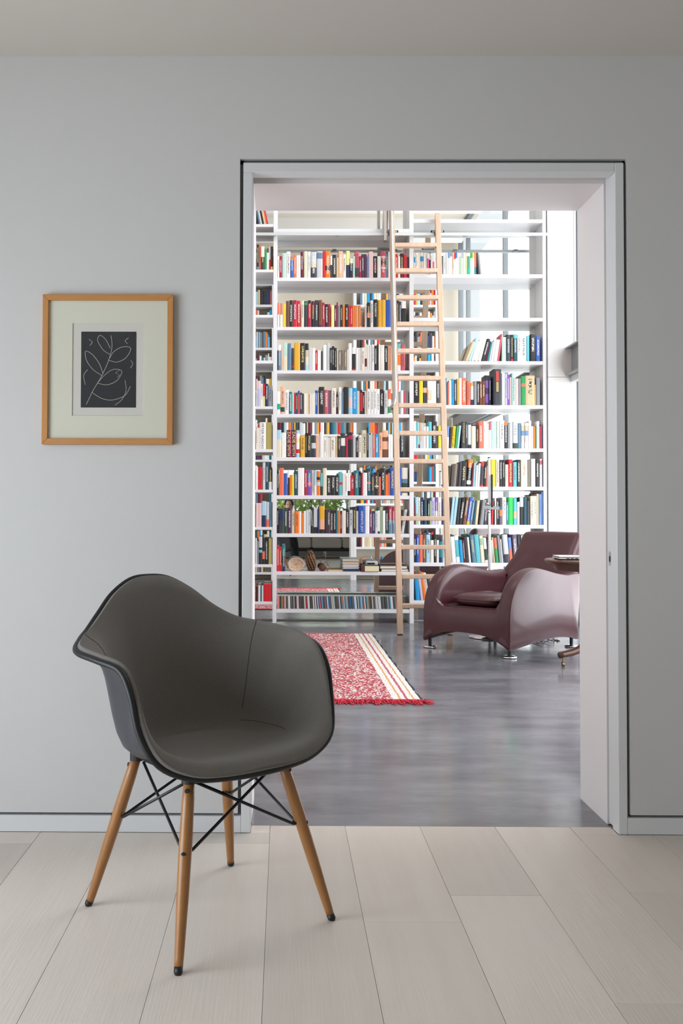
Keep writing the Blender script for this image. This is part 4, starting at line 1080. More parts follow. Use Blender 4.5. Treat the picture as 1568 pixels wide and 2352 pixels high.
def arm_mb(side):
    t = 0.125; Rr = 0.062
    seq = []
    for k in range(8):
        w_ = Rr*(1-math.cos(k/7*math.pi/2))
        seq.append((w_, Rr-math.sqrt(max(0, Rr*Rr-(Rr-w_)**2))))
    full = seq+[(t-w_, d_) for w_, d_ in reversed(seq)]
    mb_ = MB(); rows = []
    u0 = -HWD if side < 0 else HWD-t
    for w_, d_ in full:
        outer = (w_ < t/2) if side < 0 else (w_ > t/2)
        q = offset2(pl2, -d_*(0.25 if outer else 1.0))
        row = []
        for p in q:
            z = p.y
            low = max(0.0, 1-max(0.0, z-0.05)/0.22)
            front = max(0.0, 1-max(0.0, p.x)/0.5)
            z += (arch(u0+w_)-0.052)*low*(0.35+0.65*front)
            row.append(AC(u0+w_, p.x, z))
        rows.append(row)
    mb_.grid(rows, True)
    n_ = len(pl2)
    mb_.f.append(tuple(range(n_))); k0_ = (len(rows)-1)*n_; mb_.f.append(tuple(range(k0_+n_-1, k0_-1, -1)))
    return mb_
def fixn(o):
    b = bmesh.new(); b.from_mesh(o.data); bmesh.ops.recalc_face_normals(b, faces=b.faces[:]); b.to_mesh(o.data); b.free(); return o
for sd in (-1, 1):
    a_ = fixn(obj('arm', arm_mb(sd), LEA, arm, smooth=True))
    # stitched welt along the outer edge
    uo = sd*(HWD-0.004)
    q = offset2(pl2, -0.012)
    obj('welt', MB().tube([AC(uo, p.x, p.y) for p in q], 0.0035, 6, closed=True), LEA, a_, smooth=True)
# front apron with arched foot, sweeping up into the arms
def vfront(z):
    tb = [(0.0, -.030), (0.13, -.036), (0.28, -.034), (0.41, -.008), (0.522, .062), (0.592, .165)]
    for (z0q, v0q), (z1q, v1q) in zip(tb, tb[1:]):
        if z <= z1q: return v0q+(v1q-v0q)*(z-z0q)/(z1q-z0q)
    return tb[-1][1]
def ss_(a, b, x):
    t = max(0.0, min(1.0, (x-a)/(b-a))); return t*t*(3-2*t)
def apron(dv):
    r = []
    for k in range(13):
        t = k/12; row = []
        for i in range(33):
            u = (HWD-0.012)*(-1+2*i/32); zl = arch(u)
            zt_ = 0.325+0.15*ss_(0.22, HWD-0.02, abs(u))
            z = zl+(zt_-zl)*t
            row.append(AC(u, vfront(z)+dv-0.004*math.sin(math.pi*t)+0.03*t**4*(1-ss_(0.2, 0.3, abs(u))), z))
        r.append(row)
    return r
mb = MB(); fa = apron(0.002); bk_ = apron(0.03)
mb.grid(fa); mb.grid(bk_[::-1]); mb.grid([fa[-1], bk_[-1]]); mb.grid([bk_[0], fa[0]])
mb.grid([[r[0] for r in fa], [r[0] for r in bk_]]); mb.grid([[r[-1] for r in fa], [r[-1] for r in bk_]])
fixn(obj('front_apron', mb, LEA, arm, smooth=True))
# seat base, cushion, back
obj('seat_base', MB().add([AC(u, v, z) for z in (0.17, 0.335) for (u, v) in ((-HWD+.12, 0.03), (HWD-.12, 0.03), (HWD-.12, 0.86), (-HWD+.12, 0.86))], [(3,2,1,0),(4,5,6,7),(0,1,5,4),(1,2,6,5),(2,3,7,6),(3,0,4,7)]), LEA, arm)
mb = MB(); rows = []
for (ins, z) in ((0.05, 0.336), (0.015, 0.345), (0.0, 0.37), (0.004, 0.39), (0.03, 0.412), (0.07, 0.422), (0.14, 0.427)):
    ring = []
    for i in range(48):
        t = 2*math.pi*i/48; c_, s_ = math.cos(t), math.sin(t)
        ru, rv = 0.222-ins, 0.36-ins
        uu = ru*math.copysign(abs(c_)**0.45, c_); vv = rv*math.copysign(abs(s_)**0.45, s_)
        ring.append(AC(uu, 0.405+vv, z-0.03*max(0, (vv/rv)) if z > 0.35 else z))
    rows.append(ring)
mb.grid(rows, True); mb.f.append(tuple(range(6*48, 7*48)))
fixn(obj('seat_cushion', mb, LEA, arm, smooth=True))
obj('cushion_piping', MB().tube([AC((0.223)*math.copysign(abs(math.cos(t))**0.45, math.cos(t)), 0.405+0.361*math.copysign(abs(math.sin(t))**0.45, math.sin(t)), 0.385-0.03*max(0, math.sin(t))) for t in [2*math.pi*i/48 for i in range(48)]], 0.004, 6, closed=True), LEA, arm, smooth=True)
bp = [(.74,.33),(.765,.45),(.80,.56),(.855,.70),(.905,.80),(.935,.855),(.965,.875),(1.0,.87),(1.02,.83),(1.0,.70),(.965,.55),(.935,.40),(.91,.25),(.90,.10),(.86,.08),(.80,.2)]
bq = catmull([(a+0.12*min(1, max(0, (b-0.2)/0.3))+0.09*max(0, (b-0.5)/0.37), b, 0) for a, b in bp], 4, True)
rows = []
bh = HWD-0.115
for k, (u, d_) in enumerate([(-bh, 0.03), (-bh+0.006, 0.014), (-bh+0.02, 0.004), (-bh+0.05, 0.0), (-0.15, 0), (0.0, -0.002), (0.15, 0), (bh-0.05, 0.0), (bh-0.02, 0.004), (bh-0.006, 0.014), (bh, 0.03)]):
    rows.append([AC(u*(1+0.24*(1-ss_(0.52, 0.72, p.y))), p.x, p.y) for p in offset2(bq, -d_)])
mb = MB().grid(rows, True); n_ = len(bq); mb.f.append(tuple(range(n_))); mb.f.append(tuple(range(10*n_+n_-1, 10*n_-1, -1)))
fixn(obj('backrest', mb, LEA, arm, smooth=True))
for (u, v) in ((-HWD+0.032, 0.012), (HWD-0.032, 0.012), (HWD-0.04, 0.86), (-HWD+0.04, 0.86)):
    c_ = AC(u, v, 0)
    f_ = obj('foot', MB().lathe([(0.047, 0.0003), (0.051, 0.004), (0.051, 0.011), (0.046, 0.015), (0.02, 0.018), (0.013, 0.02)], c_, 28), CHROME, arm, smooth=True)
    obj('foot_stem', MB().lathe([(0.013, 0.015), (0.013, 0.075)], c_, 14), BLACK, f_)
# ================================================================ READING LAMP behind the armchair
lb_ = UF(1124, 1464)
lam = thing('floor_lamp', (lb_.x, lb_.y, 0), 'slim white floor lamp pole with clamp behind the armchair', 'lamp')
LWH = mat('lamp_white', 'E6E6E8', 0.3)
obj('base', MB().lathe([(0.172, 0.0003), (0.175, 0.006), (0.172, 0.014), (0.03, 0.02), (0.014, 0.03)], (lb_.x, lb_.y, 0), 40), CHROME, lam, smooth=True)
zt = UZ(1052, lb_.y, 1124)
obj('pole', MB().lathe([(0.0115, 0.02), (0.0115, zt)], (lb_.x, lb_.y, 0), 16), LWH, lam, smooth=True)
obj('cap', MB().lathe([(0.012, zt), (0.012, zt+0.008)], (lb_.x, lb_.y, 0), 16), BLACK, lam)
za, zb2 = UZ(1090, lb_.y, 1129), UZ(1165, lb_.y, 1129)
obj('sliding_arm', MB().box(lb_.x+0.009, lb_.x+0.024, lb_.y-0.03, lb_.y-0.012, zb2, za), BLACK, lam)
zk = UZ(1166, lb_.y, 1128)
x0_, x1_ = UX(1106, lb_.y, 1166), UX(1149, lb_.y, 1166)
ck = obj('clamp_bar', MB().bar((x0_, lb_.y-0.02, zk+0.006), (x1_, lb_.y-0.02, zk-0.006), 0.02, 0.026), STEEL, lam)
obj('clamp_tip', MB().box(x1_-0.012, x1_+0.006, lb_.y-0.034, lb_.y-0.006, zk-0.018, zk+0.008), mat('clamp_blue', '4A6A8A', 0.4), ck)
for dz in (0.03, -0.03):
    obj('clamp_knob', MB().tube([(lb_.x-0.026, lb_.y-0.012, zk+dz), (lb_.x+0.004, lb_.y-0.012, zk+dz)], 0.013, 14), CHROME, ck, smooth=True)
# ================================================================ PEDESTAL TABLE + LAPTOP
tc_y = UF(1293, 1531).y+0.12
tl_ = U(1255.5, 1287, tc_y)
TR = 0.46; tcx = tl_.x+TR; tz = tl_.z+0.006
WALN = mat('walnut', '4A2C20', 0.3, noise=((40, 6, 6), 0.6, '6B4330', 5), coat=0.3)
tb = thing('pedestal_table', (tcx, tc_y, 0), 'round dark walnut pedestal table cut off by the door reveal', 'table')
obj('table_top', MB().lathe([(TR-0.05, tz-0.03), (TR-0.012, tz-0.026), (TR, tz-0.012), (TR, tz-0.005), (TR-0.006, tz)], (tcx, tc_y, 0), 64), WALN, tb, smooth=False, bevel=0)
obj('apron', MB().lathe([(TR-0.07, tz-0.072), (TR-0.055, tz-0.03)], (tcx, tc_y, 0), 64), WALN, tb)
obj('column', MB().lathe([(0.055, 0.16), (0.06, 0.22), (0.035, 0.30), (0.03, 0.42), (0.045, 0.52), (0.05, 0.60), (0.07, tz-0.07)], (tcx, tc_y, 0), 24), WALN, tb, smooth=True)
cst = UF(1293, 1531)
d0_ = Vector((cst.x-tcx, cst.y-tc_y, 0)); ang0 = math.atan2(d0_.y, d0_.x); Lg = d0_.length
for k in range(3):
    a = ang0+k*2*math.pi/3; dv = Vector((math.cos(a), math.sin(a), 0)); o3 = Vector((tcx, tc_y, 0))
    pts = catmull([o3+dv*0.03+Vector((0,0,0.24)), o3+dv*Lg*0.4+Vector((0,0,0.19)), o3+dv*Lg*0.72+Vector((0,0,0.105)), o3+dv*(Lg+0.03)+Vector((0,0,0.075))], 5)
    lg = obj('leg', MB().tube(pts, [0.035-0.014*i/(len(pts)-1) for i in range(len(pts))], 10), WALN, tb, smooth=True)
    e = o3+dv*Lg
    obj('castor', MB().tube([e+Vector((-0.008, 0, 0.016)), e+Vector((0.008, 0, 0.016))], 0.0158, 16).tube([e+Vector((0, 0, 0.02)), e+Vector((0, 0, 0.06))], 0.006, 8), mat('brass_aged', (0.35, 0.24, 0.14), 0.35, 1.0), lg)
lpx = UX(1277, tc_y, 1280); ly0 = tc_y-0.17
lap = thing('laptop', (lpx+0.16, tc_y, tz), 'closed silver laptop lying on the walnut table', 'laptop')
SIL = mat('silver_aluminium', (0.75, 0.76, 0.78), 0.3, 0.9)
def rot_lap(mb_):
    c_ = Vector((lpx+0.17, tc_y, 0)); r_ = Matrix.Rotation(math.radians(-6), 4, 'Z')
    mb_.v = [tuple(c_+r_ @ (Vector(v)-c_)) for v in mb_.v]; return mb_
obj('base', rot_lap(MB().box(lpx, lpx+0.34, tc_y-0.12, tc_y+0.12, tz+0.006, tz+0.017)), SIL, lap, bevel=0.004, seg=2)
obj('lid', rot_lap(MB().box(lpx, lpx+0.34, tc_y-0.12, tc_y+0.12, tz+0.0185, tz+0.026)), SIL, lap, bevel=0.004, seg=2)
for i in range(6):
    obj('port', rot_lap(MB().box(lpx+0.05+i*0.028, lpx+0.068+i*0.028, tc_y-0.1212, tc_y-0.119, tz+0.0085, tz+0.0145)), BLACK, lap)
for (dx_, dy_) in ((0.02, -0.1), (0.32, -0.1), (0.02, 0.1), (0.32, 0.1)):
    obj('rubber_foot', rot_lap(MB().lathe([(0.008, 0.0004), (0.008, 0.007)], (lpx+dx_, tc_y+dy_, tz), 10)), BLACK, lap)
# cables under the armchair
ca = thing('cable', UF(1245, 1470), 'tangle of thin black cables on the floor under the armchair', 'cable')
rc_ = random.Random(4)
for k in range(4):
    pts = []
    for i in range(9):
        px = 1212+i*9+rc_.uniform(-6, 6); py = 1474-3*math.sin(i*0.9+k)+rc_.uniform(-5, 4)
        q = UF(px, py); q.z = 0.004+(0.02*rc_.random() if 1 < i < 7 else 0); pts.append(q)
    obj('strand', MB().tube(catmull(pts, 5), 0.003, 6), BLACK, ca, smooth=True)
# ================================================================ SHELL CHAIR (foreground)
feetpx = {'back_r': (203, 2080), 'back_l': (530, 1988), 'front_r': (409, 2238), 'front_l': (762, 2113)}
ft = {k: UF(*v) for k, v in feetpx.items()}
CC = sum(ft.values(), Vector((0, 0, 0)))/4
fwd = ((ft['front_r']+ft['front_l'])/2-(ft['back_r']+ft['back_l'])/2).normalized()
lat = Vector((-fwd.y, fwd.x, 0))      # towards the sitter's left
CZ = 1.0
def SCp(a, b, z): return CC+lat*a+fwd*b+Vector((0, 0, z))
chair = thing('shell_armchair', CC, 'grey upholstered shell armchair on tapered wooden legs with black wires', 'chair')
RIM = [(0.0, 0.238, 0.411), (0.097, 0.228, 0.409), (0.178, 0.212, 0.418), (0.245, 0.189, 0.454), (0.272, 0.156, 0.518), (0.279, 0.128, 0.602), (0.287, 0.085, 0.655), (0.31, 0.01, 0.673), (0.318, -0.082, 0.684), (0.268, -0.165, 0.699), (0.226, -0.21, 0.712), (0.177, -0.25, 0.744), (0.121, -0.28, 0.791), (0.059, -0.296, 0.825), (0.0, -0.301, 0.832)]
MID = [(0,.21,.432),(.1,.205,.434),(.17,.19,.442),(.22,.165,.462),(.245,.135,.495),(.253,.098,.55),(.248,.058,.598),(.25,.0,.618),(.252,-.062,.628),(.226,-.13,.64),(.197,-.178,.64),(.157,-.215,.645),(.105,-.244,.65),(.05,-.256,.655),(0,-.26,.656)]
TRN = [(0,.135,.428),(.085,.13,.428),(.137,.115,.43),(.175,.10,.434),(.195,.07,.438),(.205,.035,.44),(.207,0,.44),(.205,-.03,.44),(.195,-.07,.44),(.175,-.11,.438),(.15,-.14,.436),(.115,-.165,.434),(.075,-.182,.432),(.035,-.19,.431),(0,-.192,.43)]
CEN = Vector((0, -0.01, .42))
def ringpts(ctrl, n=5):
    full = [Vector(c) for c in ctrl]+[Vector((-c[0], c[1], c[2])) for c in reversed(ctrl[1:-1])]
    return catmull(full, n, True)
rR, rM, rT = ringpts(RIM), ringpts(MID), ringpts(TRN)
NA = len(rR)
def profile(i):
    c = CEN; T, Mm, Rr_ = rT[i], rM[i], rR[i]
    mid0 = c+(T-c)*0.5; mid0.z = c.z+0.001
    return catmull([c+(T-c)*0.02, mid0, T, Mm, Rr_], 5)
profs = [profile(i) for i in range(NA)]
NPR = len(profs[0])
# surface normals for offsetting
def grid_norm():
    N = []
    for i in range(NA):
        row = []
        for k in range(NPR):
            du = profs[(i+1) % NA][k]-profs[i-1][k]
            dk = profs[i][min(k+1, NPR-1)]-profs[i][max(k-1, 0)]
            nn = dk.cross(du)
            if nn.length < 1e-9: nn = Vector((0, 0, 1))
            nn.normalize()
            row.append(nn)
        N.append(row)
    return N
NN = grid_norm()
if NN[0][2].z < 0: NN = [[-q for q in r] for r in NN]
def shell_layer(off):
    return [[profs[i][k]+NN[i][k]*(off if k < NPR-1 else off) for i in range(NA)] for k in range(NPR)]
def closed_shell(o_top, o_bot, inset_last=0.0):
    top = shell_layer(o_top); bot = shell_layer(o_bot)
    mb_ = MB(); n0_ = NA
    rows = top[::-1]+bot if False else None
    T = [[SCp(p.x, p.y, p.z) for p in r] for r in top]; Bt = [[SCp(p.x, p.y, p.z) for p in r] for r in bot]
    mb_.grid(T+Bt[::-1], True)
    mb_.f.append(tuple(range(NA)))
    m0 = (2*NPR-1)*NA
    mb_.f.append(tuple(range(m0+NA-1, m0-1, -1)))
    return mb_
FAB = mat('charcoal_twill', '625E59', 0.95, noise=((700, 700, 700), 0.7, '89837C', 2), bump=((900, 900, 900), 0.5), sheen=0.3, spec=0.2)
SHM = mat('dark_grey_shell', '3A393F', 0.45)
up = fixn(obj('upholstery', closed_shell(0.006, -0.005), FAB, chair, smooth=True))
sh_o = fixn(obj('shell', closed_shell(-0.0055, -0.0115), SHM, chair, smooth=True))
EDG = mat('black_rubber_edge', '131416', 0.45)
edge = [SCp(*(rR[i]-NN[i][-1]*0.0125)) for i in range(NA)]
obj('edge_trim', MB().tube(edge, 0.0075, 10, closed=True), EDG, chair, smooth=True)
SEAM = mat('seam_thread', '504C47', 0.95)
def seam(idx_k):
    return [SCp(*(profs[i % NA][k]+NN[i % NA][k]*0.0062)) for (i, k) in idx_k]
kT = 10
half = 14*5
i9 = 9*5
for sgn in (1, -1):
    ii = lambda i: i if sgn > 0 else (NA-i) % NA
    obj('seam', MB().tube(seam([(ii(i9), k) for k in range(11, NPR)]), 0.0011, 5), SEAM, up)
    obj('seam', MB().tube(seam([(ii(i), 10) for i in range(21, i9+1)]), 0.0011, 5), SEAM, up)
# legs
WOOD = mat('golden_maple', '966231', 0.38, noise=((60, 60, 6), 0.6, 'A8753F', 4), coat=0.2)
WIRE = mat('black_wire', '16181C', 0.35)
tops = {}
for k, (sa, sb) in {'front_l': (1, 1), 'front_r': (-1, 1), 'back_l': (1, -1), 'back_r': (-1, -1)}.items():
    t = SCp(sa*0.135, sb*0.125+0.0, 0.392)
    f_ = ft[k]; d = (t-f_)
    tops[k] = (f_, t)
    prof_t = [(0.0, 0.0098), (0.04, 0.0106), (0.35, 0.0142), (0.62, 0.0156), (0.85, 0.0146), (1.0, 0.0125)]
    lg = obj('leg', MB().tube([f_+d*(0.035+0.965*q) for q, r_ in prof_t], [r_ for q, r_ in prof_t], 18), WOOD, chair, smooth=True)
    obj('glide', MB().tube([f_+Vector((0, 0, 0.0005)), f_+Vector((0, 0, 0.004)), f_+d*0.036], [0.008, 0.0098, 0.0101], 16), EDG, lg, smooth=True)
    outw = Vector((f_.x-CC.x, f_.y-CC.y, 0)).normalized()
    for q in (0.60, 0.93):
        p = f_+d*q
        obj('bolt', MB().tube([p+outw*0.009, p+outw*0.0158], 0.0058, 14).tube([p+outw*0.0158, p+outw*0.0168], 0.0032, 6), EDG, lg)
adj = {'front_l': ('front_r', 'back_l'), 'front_r': ('front_l', 'back_r'), 'back_l': ('front_l', 'back_r'), 'back_r': ('front_r', 'back_l')}
for k, (n1, n2) in adj.items():
    f_, t = tops[k]; low = f_+(t-f_)*0.60
    inn = Vector((CC.x-f_.x, CC.y-f_.y, 0)).normalized()
    a0 = low+inn*0.006
    for j, nn in enumerate((n1, n2)):
        f2, t2 = tops[nn]; hi_ = f2+(t2-f2)*0.955
        inn2 = Vector((CC.x-f2.x, CC.y-f2.y, 0)).normalized()
        side = (t2-t).normalized()
        b0 = hi_+inn2*0.016-side*0.012
        s0 = a0+side*0.018
        obj('wire_strut', MB().tube([low+inn*0.002, s0, s0+(b0-s0)*0.06, b0], 0.0038, 8), WIRE, chair, smooth=True)
    obj('wire_lug', MB().tube([low+inn*0.008, low+inn*0.022], 0.005, 10), WIRE, chair)
ur = [tops[k][1]+Vector((0, 0, -0.006)) for k in ('front_l', 'front_r', 'back_r', 'back_l')]
for i in range(4):
    obj('top_wire', MB().tube([ur[i], ur[(i+1) % 4]], 0.004, 8), WIRE, chair)
for k in ur:
    obj('shock_mount', MB().tube([k+Vector((0, 0, -0.008)), k+Vector((0, 0, 0.028))], 0.019, 16), EDG, chair)
# ================================================================ PICTURE
PY = W-0.022
def PP(x, y, Y=PY): return U(x, y, Y)
a_, b2 = PP(98, 675.5), PP(396, 1021)
x0, x1, z1_, z0_ = a_.x, b2.x, a_.z, b2.z
pic = thing('framed_print', ((x0+x1)/2, W-0.001, z0_), 'black and white line print in a light oak frame on the wall', 'picture')
OAK = mat('oak_frame', 'B87C42', 0.45, noise=((50, 50, 6), 0.6, 'C98F52', 4))
OAKH = mat('oak_frame_rail', 'B87C42', 0.45, noise=((6, 50, 50), 0.6, 'C98F52', 4))
fwid = (x1-x0)*13.5/298
def quadprism(p, y0_, y1_):
    return MB().add([(q[0], y0_, q[1]) for q in p]+[(q[0], y1_, q[1]) for q in p], [(0,1,2,3),(7,6,5,4),(0,4,5,1),(1,5,6,2),(2,6,7,3),(3,7,4,0)])
for nm, p, m_ in (('l', [(x0,z0_),(x0+fwid,z0_+fwid),(x0+fwid,z1_-fwid),(x0,z1_)], OAK), ('r', [(x1-fwid,z0_+fwid),(x1,z0_),(x1,z1_),(x1-fwid,z1_-fwid)], OAK),
              ('t', [(x0,z1_),(x0+fwid,z1_-fwid),(x1-fwid,z1_-fwid),(x1,z1_)], OAKH), ('b', [(x0,z0_),(x1,z0_),(x1-fwid,z0_+fwid),(x0+fwid,z0_+fwid)], OAKH)):
    fixn(obj('frame_moulding', quadprism(p, PY, W-0.002), m_, pic, bevel=0.0012, seg=1))
wl_, wr_ = PP(164.5, 800).x, PP(329.5, 800).x; wt_, wb_ = PP(240, 741).z, PP(240, 954).z
MATB = mat('mat_board', 'DEDCCB', 0.8); PAP = mat('print_paper', 'DAD5CD', 0.8); INK = mat('black_ink', '26282C', 0.6); LINE = mat('white_line', 'C9C5B8', 0.7)
ym = PY+0.010
xi0, xi1, zi0, zi1 = x0+fwid-0.001, x1-fwid+0.001, z0_+fwid-0.001, z1_-fwid+0.001
mo = obj('mat_board', MB().box(xi0, wl_, ym, ym+0.003, zi0, zi1).box(wr_, xi1, ym, ym+0.003, zi0, zi1).box(wl_, wr_, ym, ym+0.003, zi0, wb_).box(wl_, wr_, ym, ym+0.003, wt_, zi1), MATB, pic)
obj('paper', MB().box(wl_-0.002, wr_+0.002, ym+0.003, ym+0.004, wb_-0.002, wt_+0.002), PAP, pic)
il, ir = PP(184, 850).x, PP(311, 850).x; it, ib = PP(247, 760).z, PP(247, 935).z
ink = obj('printed_panel', MB().box(il, ir, ym+0.0022, ym+0.003, ib, it), INK, pic); ink['label'] = 'black printed panel with thin pale lines'
# an abstract arrangement of leaf-like lines (a plain stand-in, not the original drawing)
iw, ih = ir-il, it-ib
def stroke(pts, r=0.0009):
    q = catmull([(il+iw*p[0], ym+0.002, ib+ih*p[1]) for p in pts], 7)
    obj('line', MB().tube(q, r, 4), LINE, ink)
for s_ in ([(.10,.04),(.22,.22),(.38,.42),(.50,.62),(.56,.80),(.54,.95)], [(.38,.42),(.22,.50),(.10,.62),(.08,.74),(.20,.70),(.33,.58),(.40,.45)], [(.30,.32),(.48,.30),(.66,.36),(.74,.48),(.58,.50),(.42,.42),(.30,.32)],
           [(.50,.62),(.66,.60),(.82,.66),(.90,.78),(.76,.80),(.60,.74),(.50,.63)], [(.52,.70),(.40,.76),(.30,.88),(.34,.95),(.44,.90),(.53,.78)], [(.20,.20),(.38,.12),(.58,.10),(.80,.16),(.90,.28)],
           [(.62,.03),(.74,.10),(.82,.22),(.80,.36)], [(.08,.30),(.05,.42),(.12,.50)], [(.86,.92),(.80,.88),(.84,.84)], [(.14,.90),(.20,.86),(.16,.82)], [(.90,.52),(.94,.58),(.90,.62)]):
    stroke(s_)
for i in range(9):
    a = (.66+.03*math.sin(i), .40+.012*i)
    stroke([(a[0], a[1]), (a[0]+.012, a[1]+.004)], 0.0011)
obj('glazing', MB().box(xi0, xi1, ym-0.004, ym-0.0025, zi0, zi1), GLASS, pic)
# ================================================================ NEAR-ROOM FURNITURE behind the camera (seen in the mirror)
sofa = thing('sofa', (0.95, -4.3, 0), 'grey-brown sofa on chrome legs seen in the mirror', 'sofa')
SOF = mat('sofa_fabric', 'B9AFA4', 0.9, bump=((300, 300, 300), 0.2))
for i in range(3):
    xs = -0.05+i*0.72
    obj('seat_cushion', MB().box(xs+0.005, xs+0.715, -4.75, -3.95, 0.24, 0.47), SOF, sofa, bevel=0.06, seg=4)
    obj('back_cushion', MB().box(xs+0.005, xs+0.715, -4.88, -4.66, 0.44, 0.78), SOF, sofa, bevel=0.05, seg=4)
obj('frame', MB().box(-0.05, 2.12, -4.9, -3.98, 0.17, 0.235), BLACK, sofa)
for (x, y) in ((0.0, -4.02), (2.06, -4.02), (0.0, -4.84), (2.06, -4.84), (1.0, -4.02), (1.0, -4.84)):
    obj('leg', MB().tube([(x, y, 0.0006), (x, y, 0.18)], 0.014, 10), CHROME, sofa)
ocu = obj('cushion', MB().box(1.62, 2.02, -4.5, -4.35, 0.472, 0.80), mat('orange_cushion', 'C2602A', 0.9), None, bevel=0.05, seg=4, origin=(1.8, -4.42, 0.472))
tag(ocu, 'orange cushion on the sofa seen in the mirror', 'cushion')
tri = thing('tripod', (0, -0.02, 0), 'black camera tripod in the near room seen in the mirror', 'tripod')
for k in range(3):
    a = math.radians(90+120*k)
    obj('leg', MB().tube([(0.03*math.cos(a), -0.02+0.03*math.sin(a), 0.78), (0.33*math.cos(a), -0.02+0.33*math.sin(a), 0.012)], [0.014, 0.009], 8), BLACK, tri)
    obj('foot', MB().tube([(0.326*math.cos(a), -0.02+0.326*math.sin(a), 0.0005), (0.32*math.cos(a), -0.02+0.32*math.sin(a), 0.03)], 0.011, 8), BLACK, tri)
obj('head', MB().lathe([(0.05, 0.74), (0.05, 0.80), (0.025, 0.82), (0.025, 0.87), (0.04, 0.885), (0.04, 0.90)], (0, -0.02, 0), 16), BLACK, tri)
# photographer kneeling behind the tripod
def skinned(name, verts, edges, radii, material, parent, sub=2):
    base = worldloc(parent)
    me = bpy.data.meshes.new(name); me.from_pydata([tuple(Vector(v)-base) for v in verts], edges, []); me.materials.append(material)
    o = bpy.data.objects.new(name, me); COL.objects.link(o); o.parent = parent
    o.modifiers.new('skin', 'SKIN'); 
    for v_, r_ in zip(me.skin_vertices[0].data, radii): v_.radius = (r_, r_) if not isinstance(r_, tuple) else r_
    me.skin_vertices[0].data[0].use_root = True
    s_ = o.modifiers.new('sub', 'SUBSURF'); s_.levels = sub; s_.render_levels = sub
    return o
CLO = mat('dark_clothing', '1E2024', 0.9); SKN = mat('skin', 'C99A7E', 0.55); HAIR = mat('dark_hair', '1A1412', 0.7)
hx, hy = 0.11, -0.50
per = thing('person', (hx, hy, 0), 'person with dark hair and dark clothes kneeling by the tripod in the mirror', 'person')
V_ = [(hx, hy-0.08, .48), (hx, hy-0.06, .68), (hx, hy-0.03, .90), (hx, hy, 1.02), (hx, hy+0.01, 1.09),
      (hx-.17, hy-.02, .99), (hx-.23, hy+.10, .78), (hx-.13, hy+.30, .85), (hx+.17, hy-.02, .99), (hx+.23, hy+.10, .78), (hx+.05, hy+.30, .85),
      (hx-.11, hy-.06, .46), (hx-.14, hy+.30, .44), (hx-.14, hy+.26, .08), (hx+.11, hy-.06, .46), (hx+.13, hy+.10, .10), (hx+.13, hy-.30, .08)]
E_ = [(0,1),(1,2),(2,3),(3,4),(3,5),(5,6),(6,7),(3,8),(8,9),(9,10),(0,11),(11,12),(12,13),(0,14),(14,15),(15,16)]
skinned('body', V_, E_, [.15,.14,.16,.11,.055,.075,.05,.036,.075,.05,.036,.10,.075,.055,.10,.07,.055], CLO, per)
rows = []
for i in range(13):
    a = -math.pi/2+math.pi*i/12
    rows.append([(hx+0.076*math.cos(a)*math.cos(t), hy+0.03+0.094*math.cos(a)*math.sin(t)+(0.012*math.sin(a)), 1.215+0.115*math.sin(a)) for t in [2*math.pi*j/20 for j in range(20)]])
hd = obj('head', MB().grid(rows, True), SKN, per, smooth=True)
obj('nose', MB().add([(hx-.012, hy+.118, 1.19), (hx+.012, hy+.118, 1.19), (hx, hy+.147, 1.192), (hx, hy+.118, 1.235)], [(0,1,2),(0,2,3),(1,3,2),(0,3,1)]), SKN, hd)
for s_ in (-1, 1):
    obj('eye', MB().lathe([(0.002, -0.008), (0.009, 0), (0.002, 0.008)], (hx+s_*0.03, hy+0.117, 1.225), 10), BLACK, hd)
    obj('ear', MB().lathe([(0.004, -0.03), (0.014, -0.01), (0.016, 0.012), (0.005, 0.03)], (hx+s_*0.078, hy+0.02, 1.21), 10), SKN, hd)
    hp0 = Vector((hx+(-.13 if s_ < 0 else .05), hy+.33, .86))
    hv = [hp0+Vector((0,-.03,0)), hp0+Vector((0,.02,0)), hp0+Vector((0,.05,0))]; he = [(0,1),(1,2)]; hr = [.024,.03,.028]
    for f in range(4):
        n_ = len(hv); x_ = -.024+.016*f; L_ = (.05,.06,.056,.045)[f]
        hv += [hp0+Vector((x_, .06, .004)), hp0+Vector((x_, .06+L_*.6, .002)), hp0+Vector((x_, .06+L_, -.02))]; he += [(2, n_), (n_, n_+1), (n_+1, n_+2)]; hr += [.009, .008, .007]
    n_ = len(hv); hv += [hp0+Vector((-s_*.034, .03, 0)), hp0+Vector((-s_*.045, .06, -.01))]; he += [(1, n_), (n_, n_+1)]; hr += [.010, .008]
    skinned('hand', hv, he, hr, SKN, per, 1)
obj('mouth', MB().box(hx-.02, hx+.02, hy+.113, hy+.121, 1.155, 1.162), mat('lips', '9A5A50', 0.5), hd)
rows = []
rh = random.Random(3)
for i in range(9):
    a = -0.15+(math.pi/2+0.15)*i/8
    rows.append([(hx+(0.088+0.006*rh.random())*math.cos(a)*math.cos(t), hy+0.018+(0.104+0.008*rh.random())*math.cos(a)*math.sin(t)*(0.86 if math.sin(t) > 0 and a < 0.55 else 1), 1.23+0.125*math.sin(a)) for t in [2*math.pi*j/22 for j in range(22)]])
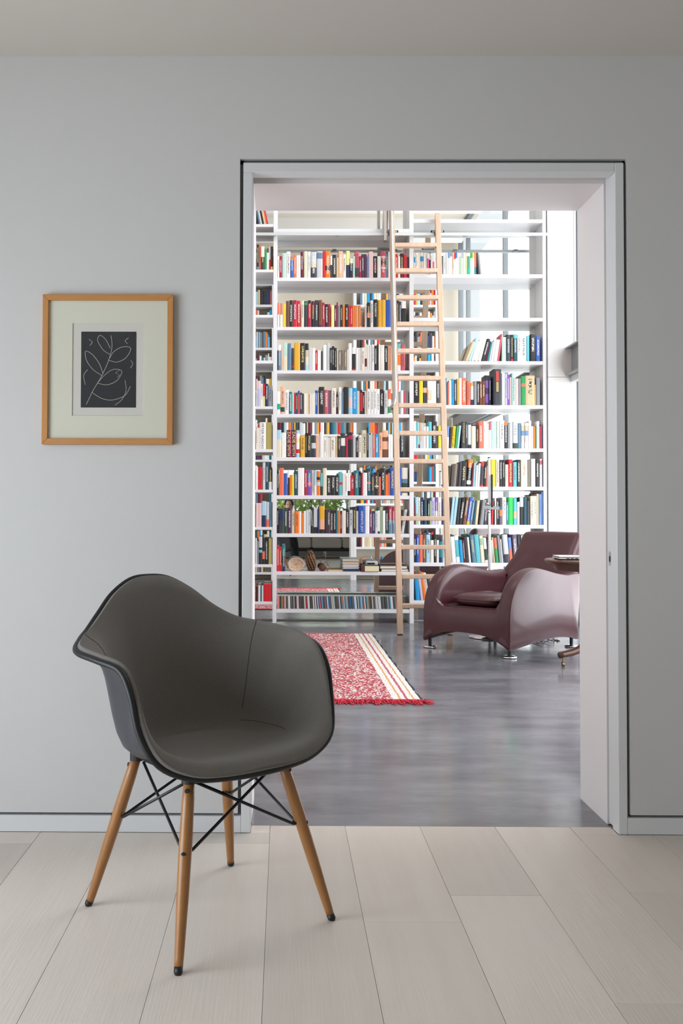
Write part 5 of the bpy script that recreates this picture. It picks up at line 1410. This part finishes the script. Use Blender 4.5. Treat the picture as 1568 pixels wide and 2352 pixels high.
obj('hair', MB().grid(rows, True), HAIR, per, smooth=True)
# garden greenery outside the rear window
LEAF = mat('leaf', 'A4BE4C', 0.6, noise=((5, 5, 5), 0.8, 'E2E89A', 3)); LEAF2 = mat('leaf_dark', '7E9A4A', 0.6, noise=((6, 6, 6), 0.8, 'C2D082', 3))
struct('ground', MB().box(-12, 12, -20, YB-0.13, -0.06, -0.02), mat('lawn', '6E8446', 0.9, noise=((3, 3, 3), 0.7, '8A9A58', 4)), 'lawn outside the garden window')
rl = random.Random(21)
for k, (bx, by, bh_, m_, nm) in enumerate(((-0.6, -9.4, 2.6, LEAF, 'bright leafy bush left outside the garden window'), (1.1, -11.8, 3.4, LEAF2, 'dark leafy bush in the middle outside the garden window'), (2.9, -9.2, 2.7, LEAF, 'pale green bush right outside the garden window'), (5.4, -11.2, 3.4, LEAF2, 'tall dark bush far right outside the garden window'))):
    bu = thing('bush', (bx, by, -0.02), nm, 'bush', 'bushes in the garden')
    for s_ in range(5):
        a = 2*math.pi*s_/5
        obj('stem', MB().tube([(bx+0.05*math.cos(a), by+0.05*math.sin(a), -0.019), (bx+0.4*math.cos(a), by+0.4*math.sin(a), bh_*0.7)], [0.03, 0.012], 6), mat('bark', '5A4634', 0.9), bu)
    mb = MB()
    for i in range(900):
        th = rl.uniform(0, 2*math.pi); ph_ = math.acos(rl.uniform(-1, 1)); r_ = rl.uniform(0.6, 1.0)
        c_ = Vector((bx+1.05*r_*math.sin(ph_)*math.cos(th), by+0.9*r_*math.sin(ph_)*math.sin(th), bh_*0.55+bh_*0.45*r_*math.cos(ph_)))
        u1 = Vector((rl.uniform(-1, 1), rl.uniform(-1, 1), rl.uniform(-1, 1))).normalized(); u2 = u1.orthogonal().normalized(); L_ = rl.uniform(0.10, 0.2)
        mb.add([c_-u1*L_, c_+u2*L_*0.35+u1.cross(u2)*0.02, c_+u1*L_, c_-u2*L_*0.35+u1.cross(u2)*0.02], [(0, 1, 2, 3)])
    fo = obj('foliage', mb, m_, bu); fo['kind'] = 'stuff'
